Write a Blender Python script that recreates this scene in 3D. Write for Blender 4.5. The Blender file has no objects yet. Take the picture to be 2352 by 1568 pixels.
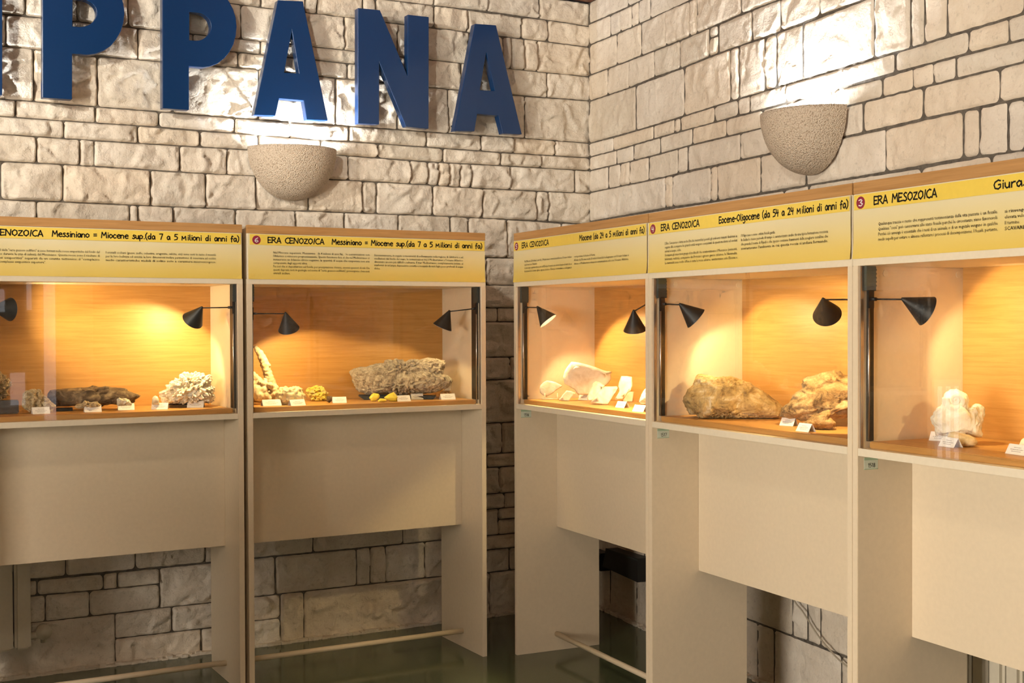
import bpy, bmesh, math, random
from mathutils import Vector, Matrix, noise

# ---------------------------------------------------------------- camera, light, exposure
scn = bpy.context.scene
COL = scn.collection
CAM = [-3.7968, -5.9883, 1.5813, 0.50403, -0.01542, -0.00349, 2904.63]   # x, y, z, heading, tilt, roll, focal length in pixels of a 2352 wide frame
def cam_matrix():
    x, y, z, yaw, pit, rol, f = CAM
    R = Vector((math.cos(yaw), -math.sin(yaw), 0))
    F = Vector((math.sin(yaw)*math.cos(pit), math.cos(yaw)*math.cos(pit), math.sin(pit)))
    U = R.cross(F)
    r = R*math.cos(rol) + U*math.sin(rol)
    u = -R*math.sin(rol) + U*math.cos(rol)
    m = Matrix((r, u, -F)).transposed().to_4x4()
    m.translation = (x, y, z)
    return m
cam = bpy.data.objects.new('camera', bpy.data.cameras.new('camera'))
COL.objects.link(cam)
cam.matrix_world = cam_matrix()
cam.data.sensor_fit = 'HORIZONTAL'
cam.data.sensor_width = 36.0
cam.data.lens = CAM[6]*36.0/2352.0
cam.data.clip_start = 0.05
scn.camera = cam
scn.view_settings.view_transform = 'Standard'
scn.view_settings.look = 'None'
scn.view_settings.gamma = 1.0
scn.view_settings.use_curve_mapping = False
scn.view_settings.exposure = 0.0
scn.cycles.use_denoising = True
scn.cycles.max_bounces = 6; scn.cycles.diffuse_bounces = 4; scn.cycles.glossy_bounces = 3
scn.cycles.use_adaptive_sampling = True; scn.cycles.adaptive_threshold = .12; scn.cycles.adaptive_min_samples = 8; scn.cycles.sample_clamp_indirect = 6.0
world = bpy.data.worlds.new('daylight')
scn.world = world
world.use_nodes = True
bg = world.node_tree.nodes['Background']
bg.inputs[0].default_value = (0.80, 0.88, 1.0, 1)
bg.inputs[1].default_value = 1.0
def area(name, loc, size, target, power, col):
    l = bpy.data.lights.new(name, 'AREA'); l.shape = 'RECTANGLE'; l.size, l.size_y = size
    l.energy = power; l.color = col
    o = bpy.data.objects.new(name, l); COL.objects.link(o); o.location = loc
    d = Vector(target) - Vector(loc)
    o.rotation_euler = d.to_track_quat('-Z', 'Y').to_euler()
    return o
# daylight coming in by the windows of the two walls behind the photographer
area('window_daylight', (-4.4, -9.93, 1.9), (2.6, 1.5), (-4.4, -5, 1.6), 24, (1.0, 0.80, 0.54))
area('window_daylight', (-6.93, -4.3, 1.45), (2.4, 1.5), (-3.5, -4.1, 1.2), 320, (1.0, 0.90, 0.77))

# ---------------------------------------------------------------- measured tables (metres)
STONES_BACK = [
(0,-3.871,2.499,-3.586,2.499,-3.586,2.576,-3.871,2.576),(0,-3.586,2.499,-3.252,2.499,-3.252,2.576,-3.586,2.576),(1,-3.252,2.499,-3.003,2.499,-3.003,2.576,-3.252,2.576),(1,-3.003,2.499,-2.66,2.5,-2.66,2.574,-3.003,2.576),
(1,-2.66,2.5,-2.371,2.502,-2.371,2.573,-2.66,2.574),(1,-2.371,2.502,-2.008,2.497,-2.008,2.571,-2.371,2.573),(1,-2.008,2.497,-1.731,2.492,-1.731,2.57,-2.008,2.571),(1,-1.731,2.492,-1.421,2.496,-1.421,2.573,-1.731,2.57),
(1,-1.421,2.496,-0.99,2.496,-0.99,2.575,-1.421,2.573),(1,-0.99,2.496,-0.668,2.495,-0.668,2.578,-0.99,2.575),(1,-0.668,2.495,-0.47,2.495,-0.47,2.58,-0.668,2.578),(1,-0.47,2.495,-0.209,2.497,-0.209,2.581,-0.47,2.58),
(1,-0.209,2.497,0.02,2.499,0.02,2.581,-0.209,2.581),(0,-3.891,2.421,-3.706,2.421,-3.706,2.499,-3.891,2.499),(0,-3.706,2.421,-3.506,2.421,-3.506,2.499,-3.706,2.499),(0,-3.506,2.421,-3.149,2.421,-3.149,2.499,-3.506,2.499),
(1,-3.149,2.421,-2.798,2.419,-2.798,2.499,-3.149,2.499),(1,-2.798,2.419,-2.47,2.419,-2.47,2.501,-2.798,2.499),(1,-2.47,2.419,-2.179,2.421,-2.179,2.496,-2.47,2.501),(1,-2.179,2.421,-1.893,2.421,-1.893,2.498,-2.179,2.496),
(1,-1.893,2.421,-1.569,2.424,-1.569,2.494,-1.893,2.498),(1,-1.569,2.424,-1.263,2.422,-1.263,2.496,-1.569,2.494),(1,-1.263,2.422,-0.895,2.42,-0.895,2.495,-1.263,2.496),(1,-0.895,2.42,-0.548,2.424,-0.548,2.494,-0.895,2.495),
(1,-0.548,2.424,-0.304,2.425,-0.304,2.496,-0.548,2.494),(1,-0.304,2.425,0.02,2.427,0.02,2.499,-0.304,2.496),(0,-3.834,2.299,-3.586,2.299,-3.586,2.421,-3.834,2.421),(0,-3.586,2.299,-3.332,2.299,-3.332,2.421,-3.586,2.421),
(1,-3.332,2.299,-2.916,2.301,-2.916,2.42,-3.332,2.421),(1,-2.916,2.301,-2.73,2.302,-2.73,2.419,-2.916,2.42),(1,-2.73,2.302,-2.666,2.302,-2.666,2.418,-2.73,2.419),(1,-2.666,2.302,-2.275,2.296,-2.275,2.42,-2.666,2.418),
(1,-2.275,2.296,-2.048,2.295,-2.048,2.421,-2.275,2.42),(1,-2.048,2.295,-1.426,2.3,-1.426,2.424,-2.048,2.421),(1,-1.426,2.3,-1.083,2.3,-1.083,2.419,-1.426,2.424),(1,-1.083,2.3,-0.986,2.299,-0.986,2.419,-1.083,2.419),
(1,-0.986,2.299,-0.924,2.298,-0.924,2.42,-0.986,2.419),(1,-0.924,2.298,-0.86,2.297,-0.86,2.421,-0.924,2.42),(1,-0.86,2.297,-0.795,2.296,-0.795,2.421,-0.86,2.421),(1,-0.795,2.296,-0.731,2.296,-0.731,2.422,-0.795,2.421),
(1,-0.731,2.296,-0.493,2.296,-0.493,2.424,-0.731,2.422),(1,-0.493,2.296,-0.079,2.299,-0.079,2.427,-0.493,2.424),(1,-0.079,2.299,0.02,2.3,0.02,2.427,-0.079,2.427),(0,-3.841,2.131,-3.528,2.131,-3.528,2.299,-3.841,2.299),
(0,-3.528,2.131,-3.067,2.131,-3.067,2.299,-3.528,2.299),(1,-3.067,2.131,-2.804,2.133,-2.804,2.302,-3.067,2.299),(1,-2.804,2.133,-2.413,2.13,-2.413,2.297,-2.804,2.302),(1,-2.413,2.13,-2.152,2.131,-2.152,2.296,-2.413,2.297),
(1,-2.152,2.131,-1.906,2.131,-1.906,2.298,-2.152,2.296),(1,-1.906,2.131,-1.637,2.137,-1.637,2.299,-1.906,2.298),(1,-1.637,2.137,-1.352,2.137,-1.352,2.3,-1.637,2.299),(1,-1.352,2.137,-1.272,2.137,-1.272,2.3,-1.352,2.3),
(1,-1.272,2.137,-0.955,2.139,-0.955,2.298,-1.272,2.3),(1,-0.955,2.139,-0.661,2.137,-0.661,2.295,-0.955,2.298),(1,-0.661,2.137,-0.331,2.135,-0.331,2.297,-0.661,2.295),(1,-0.331,2.135,-0.252,2.134,-0.252,2.298,-0.331,2.297),
(1,-0.252,2.134,0.02,2.127,0.02,2.3,-0.252,2.298),(0,-4.01,1.927,-3.649,1.927,-3.649,2.131,-4.01,2.131),(0,-3.649,1.927,-3.334,1.927,-3.334,2.131,-3.649,2.131),(1,-3.334,1.927,-2.918,1.927,-2.918,2.132,-3.334,2.131),
(1,-2.918,1.927,-2.509,1.927,-2.509,2.13,-2.918,2.132),(1,-2.509,1.927,-2.471,1.927,-2.471,2.13,-2.509,2.13),(1,-2.471,1.927,-2.308,1.927,-2.308,2.131,-2.471,2.13),(1,-2.308,1.927,-2.008,1.927,-2.008,2.131,-2.308,2.131),
(1,-2.008,1.927,-1.707,1.927,-1.707,2.135,-2.008,2.131),(1,-1.707,1.927,-1.448,1.927,-1.448,2.137,-1.707,2.135),(1,-1.448,1.927,-1.152,1.927,-1.152,2.138,-1.448,2.137),(1,-1.152,1.927,-0.853,1.927,-0.853,2.139,-1.152,2.138),
(1,-0.853,1.927,-0.747,1.927,-0.747,2.138,-0.853,2.139),(1,-0.747,1.927,-0.512,1.927,-0.512,2.136,-0.747,2.138),(1,-0.512,1.927,-0.166,1.927,-0.166,2.127,-0.512,2.136),(1,-0.166,1.927,0.02,1.927,0.02,2.127,-0.166,2.127),
(0,-3.933,2.576,-3.508,2.576,-3.508,2.807,-3.933,2.807),(0,-3.508,2.576,-3.149,2.576,-3.149,2.807,-3.508,2.807),(1,-3.149,2.576,-2.925,2.576,-2.925,2.812,-3.149,2.807),(1,-2.925,2.576,-2.649,2.574,-2.649,2.804,-2.925,2.812),
(1,-2.649,2.574,-2.306,2.573,-2.306,2.81,-2.649,2.804),(1,-2.306,2.573,-1.888,2.571,-1.888,2.816,-2.306,2.81),(1,-1.888,2.571,-1.491,2.573,-1.491,2.809,-1.888,2.816),(1,-1.491,2.573,-1.154,2.575,-1.154,2.808,-1.491,2.809),
(1,-1.154,2.575,-0.862,2.576,-0.862,2.808,-1.154,2.808),(1,-0.862,2.576,-0.399,2.58,-0.399,2.809,-0.862,2.808),(1,-0.399,2.58,0.02,2.581,0.02,2.818,-0.399,2.809),(0,-3.758,2.807,-3.369,2.807,-3.369,2.951,-3.758,2.951),
(1,-3.369,2.807,-3.041,2.808,-3.041,2.951,-3.369,2.951),(1,-3.041,2.808,-2.761,2.808,-2.761,2.953,-3.041,2.951),(1,-2.761,2.808,-2.465,2.807,-2.465,2.953,-2.761,2.953),(1,-2.465,2.807,-2.207,2.81,-2.207,2.953,-2.465,2.953),
(1,-2.207,2.887,-1.878,2.89,-1.878,2.955,-2.207,2.953),(1,-1.878,2.89,-1.382,2.889,-1.382,2.955,-1.878,2.955),(1,-1.382,2.889,-1.184,2.892,-1.184,2.952,-1.382,2.955),(1,-2.207,2.81,-1.991,2.813,-1.991,2.889,-2.207,2.887),
(1,-1.991,2.813,-1.811,2.814,-1.811,2.889,-1.991,2.889),(1,-1.811,2.814,-1.427,2.809,-1.427,2.889,-1.811,2.889),(1,-1.427,2.809,-1.184,2.807,-1.184,2.892,-1.427,2.889),(1,-1.184,2.807,-0.786,2.808,-0.786,2.952,-1.184,2.952),
(1,-0.786,2.808,-0.258,2.813,-0.258,2.95,-0.786,2.952),(1,-0.258,2.813,0.02,2.818,0.02,2.952,-0.258,2.95),(0,-3.921,2.951,-3.527,2.951,-3.527,3.12,-3.921,3.12),(0,-3.527,2.951,-3.327,2.951,-3.327,3.12,-3.527,3.12),
(1,-3.327,2.951,-2.958,2.954,-2.958,3.12,-3.327,3.12),(1,-2.958,2.954,-2.736,2.953,-2.736,3.12,-2.958,3.12),(1,-2.736,2.953,-2.508,2.953,-2.508,3.12,-2.736,3.12),(1,-2.508,2.953,-2.239,2.953,-2.239,3.12,-2.508,3.12),
(1,-2.239,2.953,-1.974,2.952,-1.974,3.12,-2.239,3.12),(1,-1.974,2.952,-1.703,2.953,-1.703,3.118,-1.974,3.12),(1,-1.703,2.953,-1.443,2.955,-1.443,3.122,-1.703,3.118),(1,-1.443,2.955,-1.152,2.951,-1.152,3.118,-1.443,3.122),
(1,-1.152,2.951,-0.744,2.951,-0.744,3.118,-1.152,3.118),(1,-0.744,2.951,-0.531,2.948,-0.531,3.117,-0.744,3.118),(1,-0.531,2.948,-0.486,2.947,-0.486,3.118,-0.531,3.117),(1,-0.486,2.947,-0.402,2.948,-0.402,3.119,-0.486,3.118),
(1,-0.402,2.948,-0.321,2.949,-0.321,3.119,-0.402,3.119),(1,-0.321,2.949,0.02,2.952,0.02,3.117,-0.321,3.119),(0,-3.798,3.12,-3.415,3.12,-3.415,3.234,-3.798,3.234),(0,-3.415,3.12,-3.101,3.12,-3.101,3.234,-3.415,3.234),
(0,-3.101,3.12,-2.677,3.12,-2.677,3.234,-3.101,3.234),(0,-2.677,3.12,-2.486,3.12,-2.486,3.234,-2.677,3.234),(0,-2.486,3.12,-2.22,3.12,-2.22,3.234,-2.486,3.234),(1,-2.22,3.12,-1.873,3.119,-1.873,3.234,-2.22,3.234),
(1,-1.873,3.119,-1.649,3.118,-1.649,3.234,-1.873,3.234),(1,-1.649,3.118,-1.587,3.119,-1.587,3.234,-1.649,3.234),(1,-1.587,3.119,-1.342,3.121,-1.342,3.234,-1.587,3.234),(1,-1.342,3.121,-1.272,3.119,-1.272,3.234,-1.342,3.234),
(1,-1.272,3.119,-0.942,3.12,-0.942,3.236,-1.272,3.234),(1,-0.942,3.12,-0.748,3.118,-0.748,3.237,-0.942,3.236),(1,-0.748,3.118,-0.421,3.119,-0.421,3.233,-0.748,3.237),(1,-0.421,3.119,-0.253,3.119,-0.253,3.238,-0.421,3.233),
(1,-0.253,3.119,0.02,3.117,0.02,3.232,-0.253,3.238),(0,-3.886,3.234,-3.401,3.234,-3.401,3.36,-3.886,3.36),(0,-3.401,3.234,-3.067,3.234,-3.067,3.36,-3.401,3.36),(0,-3.067,3.234,-2.624,3.234,-2.624,3.36,-3.067,3.36),
(0,-2.624,3.234,-2.305,3.234,-2.305,3.36,-2.624,3.36),(0,-2.305,3.234,-1.826,3.234,-1.826,3.36,-2.305,3.36),(0,-1.826,3.234,-1.409,3.234,-1.409,3.36,-1.826,3.36),(1,-1.409,3.234,-0.942,3.236,-0.942,3.36,-1.409,3.36),
(1,-0.942,3.236,-0.627,3.243,-0.627,3.36,-0.942,3.36),(1,-0.627,3.243,-0.305,3.239,-0.305,3.36,-0.627,3.36),(1,-0.305,3.239,0.02,3.232,0.02,3.36,-0.305,3.36),(0,-4.066,1.78,-3.721,1.78,-3.721,1.927,-4.066,1.927),
(0,-3.721,1.78,-3.375,1.78,-3.375,1.927,-3.721,1.927),(0,-3.375,1.78,-3.095,1.78,-3.095,1.927,-3.375,1.927),(0,-3.095,1.78,-2.805,1.78,-2.805,1.927,-3.095,1.927),(0,-2.805,1.78,-2.482,1.78,-2.482,1.927,-2.805,1.927),
(0,-2.482,1.78,-2.216,1.78,-2.216,1.927,-2.482,1.927),(0,-2.216,1.78,-1.858,1.78,-1.858,1.927,-2.216,1.927),(0,-1.858,1.78,-1.555,1.78,-1.555,1.927,-1.858,1.927),(0,-1.555,1.78,-1.102,1.78,-1.102,1.927,-1.555,1.927),
(0,-1.102,1.78,-0.86,1.78,-0.86,1.927,-1.102,1.927),(1,-0.86,1.78,-0.64,1.78,-0.64,1.927,-0.86,1.927),(1,-0.64,1.78,-0.124,1.78,-0.124,1.927,-0.64,1.927),(0,-0.124,1.78,0.02,1.78,0.02,1.927,-0.124,1.927),
(0,-3.985,1.658,-3.644,1.658,-3.644,1.78,-3.985,1.78),(0,-3.644,1.658,-3.208,1.658,-3.208,1.78,-3.644,1.78),(0,-3.208,1.658,-2.756,1.658,-2.756,1.78,-3.208,1.78),(0,-2.756,1.658,-2.333,1.658,-2.333,1.78,-2.756,1.78),
(0,-2.333,1.658,-2.106,1.658,-2.106,1.78,-2.333,1.78),(0,-2.106,1.658,-1.736,1.658,-1.736,1.78,-2.106,1.78),(0,-1.736,1.658,-1.277,1.658,-1.277,1.78,-1.736,1.78),(0,-1.277,1.658,-0.855,1.658,-0.855,1.78,-1.277,1.78),
(1,-0.855,1.658,-0.41,1.658,-0.41,1.78,-0.855,1.78),(0,-0.41,1.658,0.02,1.658,0.02,1.78,-0.41,1.78),(0,-3.802,1.582,-3.578,1.582,-3.578,1.658,-3.802,1.658),(0,-3.578,1.582,-3.281,1.582,-3.281,1.658,-3.578,1.658),
(0,-3.281,1.582,-2.875,1.582,-2.875,1.658,-3.281,1.658),(0,-2.875,1.582,-2.669,1.582,-2.669,1.658,-2.875,1.658),(0,-2.669,1.582,-2.21,1.582,-2.21,1.658,-2.669,1.658),(0,-2.21,1.582,-1.789,1.582,-1.789,1.658,-2.21,1.658),
(0,-1.789,1.582,-1.59,1.582,-1.59,1.658,-1.789,1.658),(0,-1.59,1.582,-1.328,1.582,-1.328,1.658,-1.59,1.658),(0,-1.328,1.582,-0.986,1.582,-0.986,1.658,-1.328,1.658),(1,-0.986,1.582,-0.571,1.582,-0.571,1.658,-0.986,1.658),
(1,-0.571,1.582,-0.114,1.582,-0.114,1.658,-0.571,1.658),(0,-0.114,1.582,0.02,1.582,0.02,1.658,-0.114,1.658),(0,-3.875,1.392,-3.414,1.392,-3.414,1.582,-3.875,1.582),(0,-3.414,1.392,-3.091,1.392,-3.091,1.582,-3.414,1.582),
(0,-3.091,1.392,-2.634,1.392,-2.634,1.582,-3.091,1.582),(0,-2.634,1.392,-2.205,1.392,-2.205,1.582,-2.634,1.582),(0,-2.205,1.392,-1.931,1.392,-1.931,1.582,-2.205,1.582),(0,-1.931,1.392,-1.548,1.392,-1.548,1.582,-1.931,1.582),
(0,-1.548,1.392,-1.354,1.392,-1.354,1.582,-1.548,1.582),(0,-1.354,1.392,-1.0,1.392,-1.0,1.582,-1.354,1.582),(0,-1.0,1.392,-0.806,1.392,-0.806,1.582,-1.0,1.582),(1,-0.806,1.392,-0.329,1.392,-0.329,1.582,-0.806,1.582),
(0,-0.329,1.392,0.02,1.392,0.02,1.582,-0.329,1.582),(0,-3.918,1.271,-3.485,1.271,-3.485,1.392,-3.918,1.392),(0,-3.485,1.271,-3.035,1.271,-3.035,1.392,-3.485,1.392),(0,-3.035,1.271,-2.765,1.271,-2.765,1.392,-3.035,1.392),
(0,-2.765,1.271,-2.34,1.271,-2.34,1.392,-2.765,1.392),(0,-2.34,1.271,-2.147,1.271,-2.147,1.392,-2.34,1.392),(0,-2.147,1.271,-1.921,1.271,-1.921,1.392,-2.147,1.392),(0,-1.921,1.271,-1.569,1.271,-1.569,1.392,-1.921,1.392),
(0,-1.569,1.271,-1.273,1.271,-1.273,1.392,-1.569,1.392),(0,-1.273,1.271,-1.036,1.271,-1.036,1.392,-1.273,1.392),(0,-1.036,1.271,-0.846,1.271,-0.846,1.392,-1.036,1.392),(1,-0.846,1.271,-0.496,1.271,-0.496,1.392,-0.846,1.392),
(1,-0.496,1.271,-0.184,1.271,-0.184,1.392,-0.496,1.392),(0,-0.184,1.271,0.02,1.271,0.02,1.392,-0.184,1.392),(0,-3.921,1.038,-3.673,1.038,-3.673,1.271,-3.921,1.271),(0,-3.673,1.038,-3.289,1.038,-3.289,1.271,-3.673,1.271),
(0,-3.289,1.038,-2.987,1.038,-2.987,1.271,-3.289,1.271),(0,-2.987,1.038,-2.663,1.038,-2.663,1.271,-2.987,1.271),(0,-2.663,1.038,-2.217,1.038,-2.217,1.271,-2.663,1.271),(0,-2.217,1.038,-1.862,1.038,-1.862,1.271,-2.217,1.271),
(0,-1.862,1.038,-1.524,1.038,-1.524,1.271,-1.862,1.271),(0,-1.524,1.038,-1.175,1.038,-1.175,1.271,-1.524,1.271),(0,-1.175,1.038,-0.813,1.038,-0.813,1.271,-1.175,1.271),(1,-0.813,1.038,-0.447,1.038,-0.447,1.271,-0.813,1.271),
(0,-0.447,1.038,0.02,1.038,0.02,1.271,-0.447,1.271),(0,-3.805,0.872,-3.493,0.872,-3.493,1.038,-3.805,1.038),(0,-3.493,0.872,-3.135,0.872,-3.135,1.038,-3.493,1.038),(0,-3.135,0.872,-2.937,0.872,-2.937,1.038,-3.135,1.038),
(0,-2.937,0.872,-2.578,0.872,-2.578,1.038,-2.937,1.038),(0,-2.578,0.872,-2.224,0.872,-2.224,1.038,-2.578,1.038),(0,-2.224,0.872,-2.037,0.872,-2.037,1.038,-2.224,1.038),(0,-2.037,0.872,-1.692,0.872,-1.692,1.038,-2.037,1.038),
(0,-1.692,0.872,-1.394,0.872,-1.394,1.038,-1.692,1.038),(0,-1.394,0.872,-1.21,0.872,-1.21,1.038,-1.394,1.038),(0,-1.21,0.872,-0.874,0.872,-0.874,1.038,-1.21,1.038),(1,-0.874,0.872,-0.547,0.872,-0.547,1.038,-0.874,1.038),
(1,-0.547,0.872,-0.238,0.872,-0.238,1.038,-0.547,1.038),(0,-0.238,0.872,0.02,0.872,0.02,1.038,-0.238,1.038),(0,-3.797,0.799,-3.526,0.799,-3.526,0.872,-3.797,0.872),(0,-3.526,0.799,-3.178,0.799,-3.178,0.872,-3.526,0.872),
(0,-3.178,0.799,-2.869,0.799,-2.869,0.872,-3.178,0.872),(0,-2.869,0.799,-2.617,0.799,-2.617,0.872,-2.869,0.872),(0,-2.617,0.799,-2.165,0.799,-2.165,0.872,-2.617,0.872),(0,-2.165,0.799,-1.794,0.799,-1.794,0.872,-2.165,0.872),
(0,-1.794,0.799,-1.596,0.799,-1.596,0.872,-1.794,0.872),(0,-1.596,0.799,-1.408,0.799,-1.408,0.872,-1.596,0.872),(0,-1.408,0.799,-1.019,0.799,-1.019,0.872,-1.408,0.872),(0,-1.019,0.799,-0.639,0.799,-0.639,0.872,-1.019,0.872),
(1,-0.639,0.799,-0.195,0.799,-0.195,0.872,-0.639,0.872),(0,-0.195,0.799,0.02,0.799,0.02,0.872,-0.195,0.872),(0,-3.99,0.656,-3.583,0.656,-3.583,0.799,-3.99,0.799),(0,-3.583,0.656,-3.339,0.656,-3.339,0.799,-3.583,0.799),
(0,-3.339,0.656,-3.071,0.656,-3.071,0.799,-3.339,0.799),(0,-3.071,0.656,-2.683,0.656,-2.683,0.799,-3.071,0.799),(0,-2.683,0.656,-2.342,0.656,-2.342,0.799,-2.683,0.799),(0,-2.342,0.656,-2.153,0.656,-2.153,0.799,-2.342,0.799),
(0,-2.153,0.656,-1.755,0.656,-1.755,0.799,-2.153,0.799),(0,-1.755,0.656,-1.467,0.656,-1.467,0.799,-1.755,0.799),(0,-1.467,0.656,-1.202,0.656,-1.202,0.799,-1.467,0.799),(0,-1.202,0.656,-0.853,0.656,-0.853,0.799,-1.202,0.799),
(1,-0.853,0.656,-0.568,0.656,-0.568,0.799,-0.853,0.799),(1,-0.568,0.656,-0.237,0.656,-0.237,0.799,-0.568,0.799),(0,-0.237,0.656,0.02,0.656,0.02,0.799,-0.237,0.799),(0,-3.999,0.574,-3.569,0.574,-3.569,0.656,-3.999,0.656),
(0,-3.569,0.574,-3.205,0.574,-3.205,0.656,-3.569,0.656),(0,-3.205,0.574,-2.929,0.574,-2.929,0.656,-3.205,0.656),(0,-2.929,0.574,-2.7,0.574,-2.7,0.656,-2.929,0.656),(0,-2.7,0.574,-2.279,0.574,-2.279,0.656,-2.7,0.656),
(0,-2.279,0.574,-1.974,0.574,-1.974,0.656,-2.279,0.656),(0,-1.974,0.574,-1.559,0.574,-1.559,0.656,-1.974,0.656),(0,-1.559,0.574,-1.284,0.574,-1.284,0.656,-1.559,0.656),(0,-1.284,0.574,-1.012,0.574,-1.012,0.656,-1.284,0.656),
(0,-1.012,0.574,-0.802,0.574,-0.802,0.656,-1.012,0.656),(1,-0.802,0.574,-0.534,0.574,-0.534,0.656,-0.802,0.656),(1,-0.534,0.574,-0.178,0.574,-0.178,0.656,-0.534,0.656),(0,-0.178,0.574,0.02,0.574,0.02,0.656,-0.178,0.656),
(0,-3.971,0.432,-3.567,0.432,-3.567,0.574,-3.971,0.574),(0,-3.567,0.432,-3.303,0.432,-3.303,0.574,-3.567,0.574),(0,-3.303,0.432,-3.085,0.432,-3.085,0.574,-3.303,0.574),(1,-3.085,0.432,-2.807,0.432,-2.807,0.574,-3.085,0.574),
(1,-2.807,0.432,-2.495,0.432,-2.495,0.574,-2.807,0.574),(1,-2.495,0.432,-2.167,0.432,-2.167,0.574,-2.495,0.574),(1,-2.167,0.432,-1.624,0.432,-1.624,0.574,-2.167,0.574),(1,-1.624,0.432,-1.133,0.432,-1.133,0.574,-1.624,0.574),
(1,-1.133,0.432,-0.574,0.432,-0.574,0.574,-1.133,0.574),(1,-0.574,0.514,-0.207,0.514,-0.207,0.574,-0.574,0.574),(0,-0.207,0.514,0.02,0.514,0.02,0.574,-0.207,0.574),(1,-0.574,0.432,-0.207,0.432,-0.207,0.514,-0.574,0.514),
(0,-0.207,0.432,0.02,0.432,0.02,0.514,-0.207,0.514),(1,-0.804,0.355,-0.254,0.355,-0.254,0.432,-0.804,0.432),(0,-0.254,0.355,0.02,0.355,0.02,0.432,-0.254,0.432),(1,-0.804,0.233,-0.504,0.233,-0.504,0.355,-0.804,0.355),
(1,-0.504,0.233,-0.104,0.233,-0.104,0.355,-0.504,0.355),(0,-0.104,0.233,0.02,0.233,0.02,0.355,-0.104,0.355),(1,-0.804,0,-0.628,0,-0.628,0.233,-0.804,0.233),(1,-0.628,0,-0.254,0,-0.254,0.233,-0.628,0.233),
(0,-0.254,0,0.02,0,0.02,0.233,-0.254,0.233),(1,-2.018,0.241,-1.82,0.242,-1.82,0.43,-2.018,0.43),(1,-1.82,0.242,-1.391,0.242,-1.391,0.429,-1.82,0.43),(1,-1.391,0.242,-1.318,0.242,-1.318,0.43,-1.391,0.429),
(1,-1.318,0.242,-1.232,0.242,-1.232,0.43,-1.318,0.43),(1,-1.232,0.242,-1.009,0.241,-1.009,0.432,-1.232,0.43),(1,-1.009,0.241,-0.804,0.24,-0.804,0.433,-1.009,0.432),(1,-2.018,0.124,-1.796,0.123,-1.796,0.242,-2.018,0.241),
(1,-2.018,0,-1.796,0,-1.796,0.123,-2.018,0.124),(1,-1.796,0,-1.673,0,-1.673,0.242,-1.796,0.242),(1,-1.673,0,-0.804,0,-0.804,0.24,-1.673,0.242),(0,-3.765,0.359,-3.467,0.359,-3.467,0.427,-3.765,0.427),
(0,-3.467,0.359,-3.188,0.359,-3.188,0.427,-3.467,0.427),(1,-3.188,0.359,-2.931,0.358,-2.931,0.426,-3.188,0.427),(1,-2.931,0.358,-2.641,0.352,-2.641,0.426,-2.931,0.426),(1,-2.641,0.352,-2.578,0.352,-2.578,0.427,-2.641,0.426),
(1,-2.578,0.352,-2.384,0.353,-2.384,0.427,-2.578,0.427),(0,-3.931,0.237,-3.492,0.237,-3.492,0.359,-3.931,0.359),(0,-3.492,0.237,-3.195,0.237,-3.195,0.359,-3.492,0.359),(1,-3.195,0.237,-2.896,0.235,-2.896,0.356,-3.195,0.359),
(1,-2.896,0.235,-2.704,0.236,-2.704,0.353,-2.896,0.356),(1,-2.704,0.236,-2.384,0.238,-2.384,0.353,-2.704,0.353),(1,-2.384,0.238,-2.018,0.237,-2.018,0.429,-2.384,0.427),(0,-3.75,0,-3.5,0,-3.5,0.237,-3.75,0.237),
(1,-3.5,0,-2.59,0,-2.59,0.236,-3.5,0.237),(1,-2.59,0.119,-2.329,0.117,-2.329,0.238,-2.59,0.236),(1,-2.329,0.117,-2.018,0.116,-2.018,0.237,-2.329,0.238),(1,-2.59,0,-2.19,0,-2.19,0.117,-2.59,0.119),
(1,-2.19,0,-2.018,0,-2.018,0.116,-2.19,0.117)]
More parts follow.
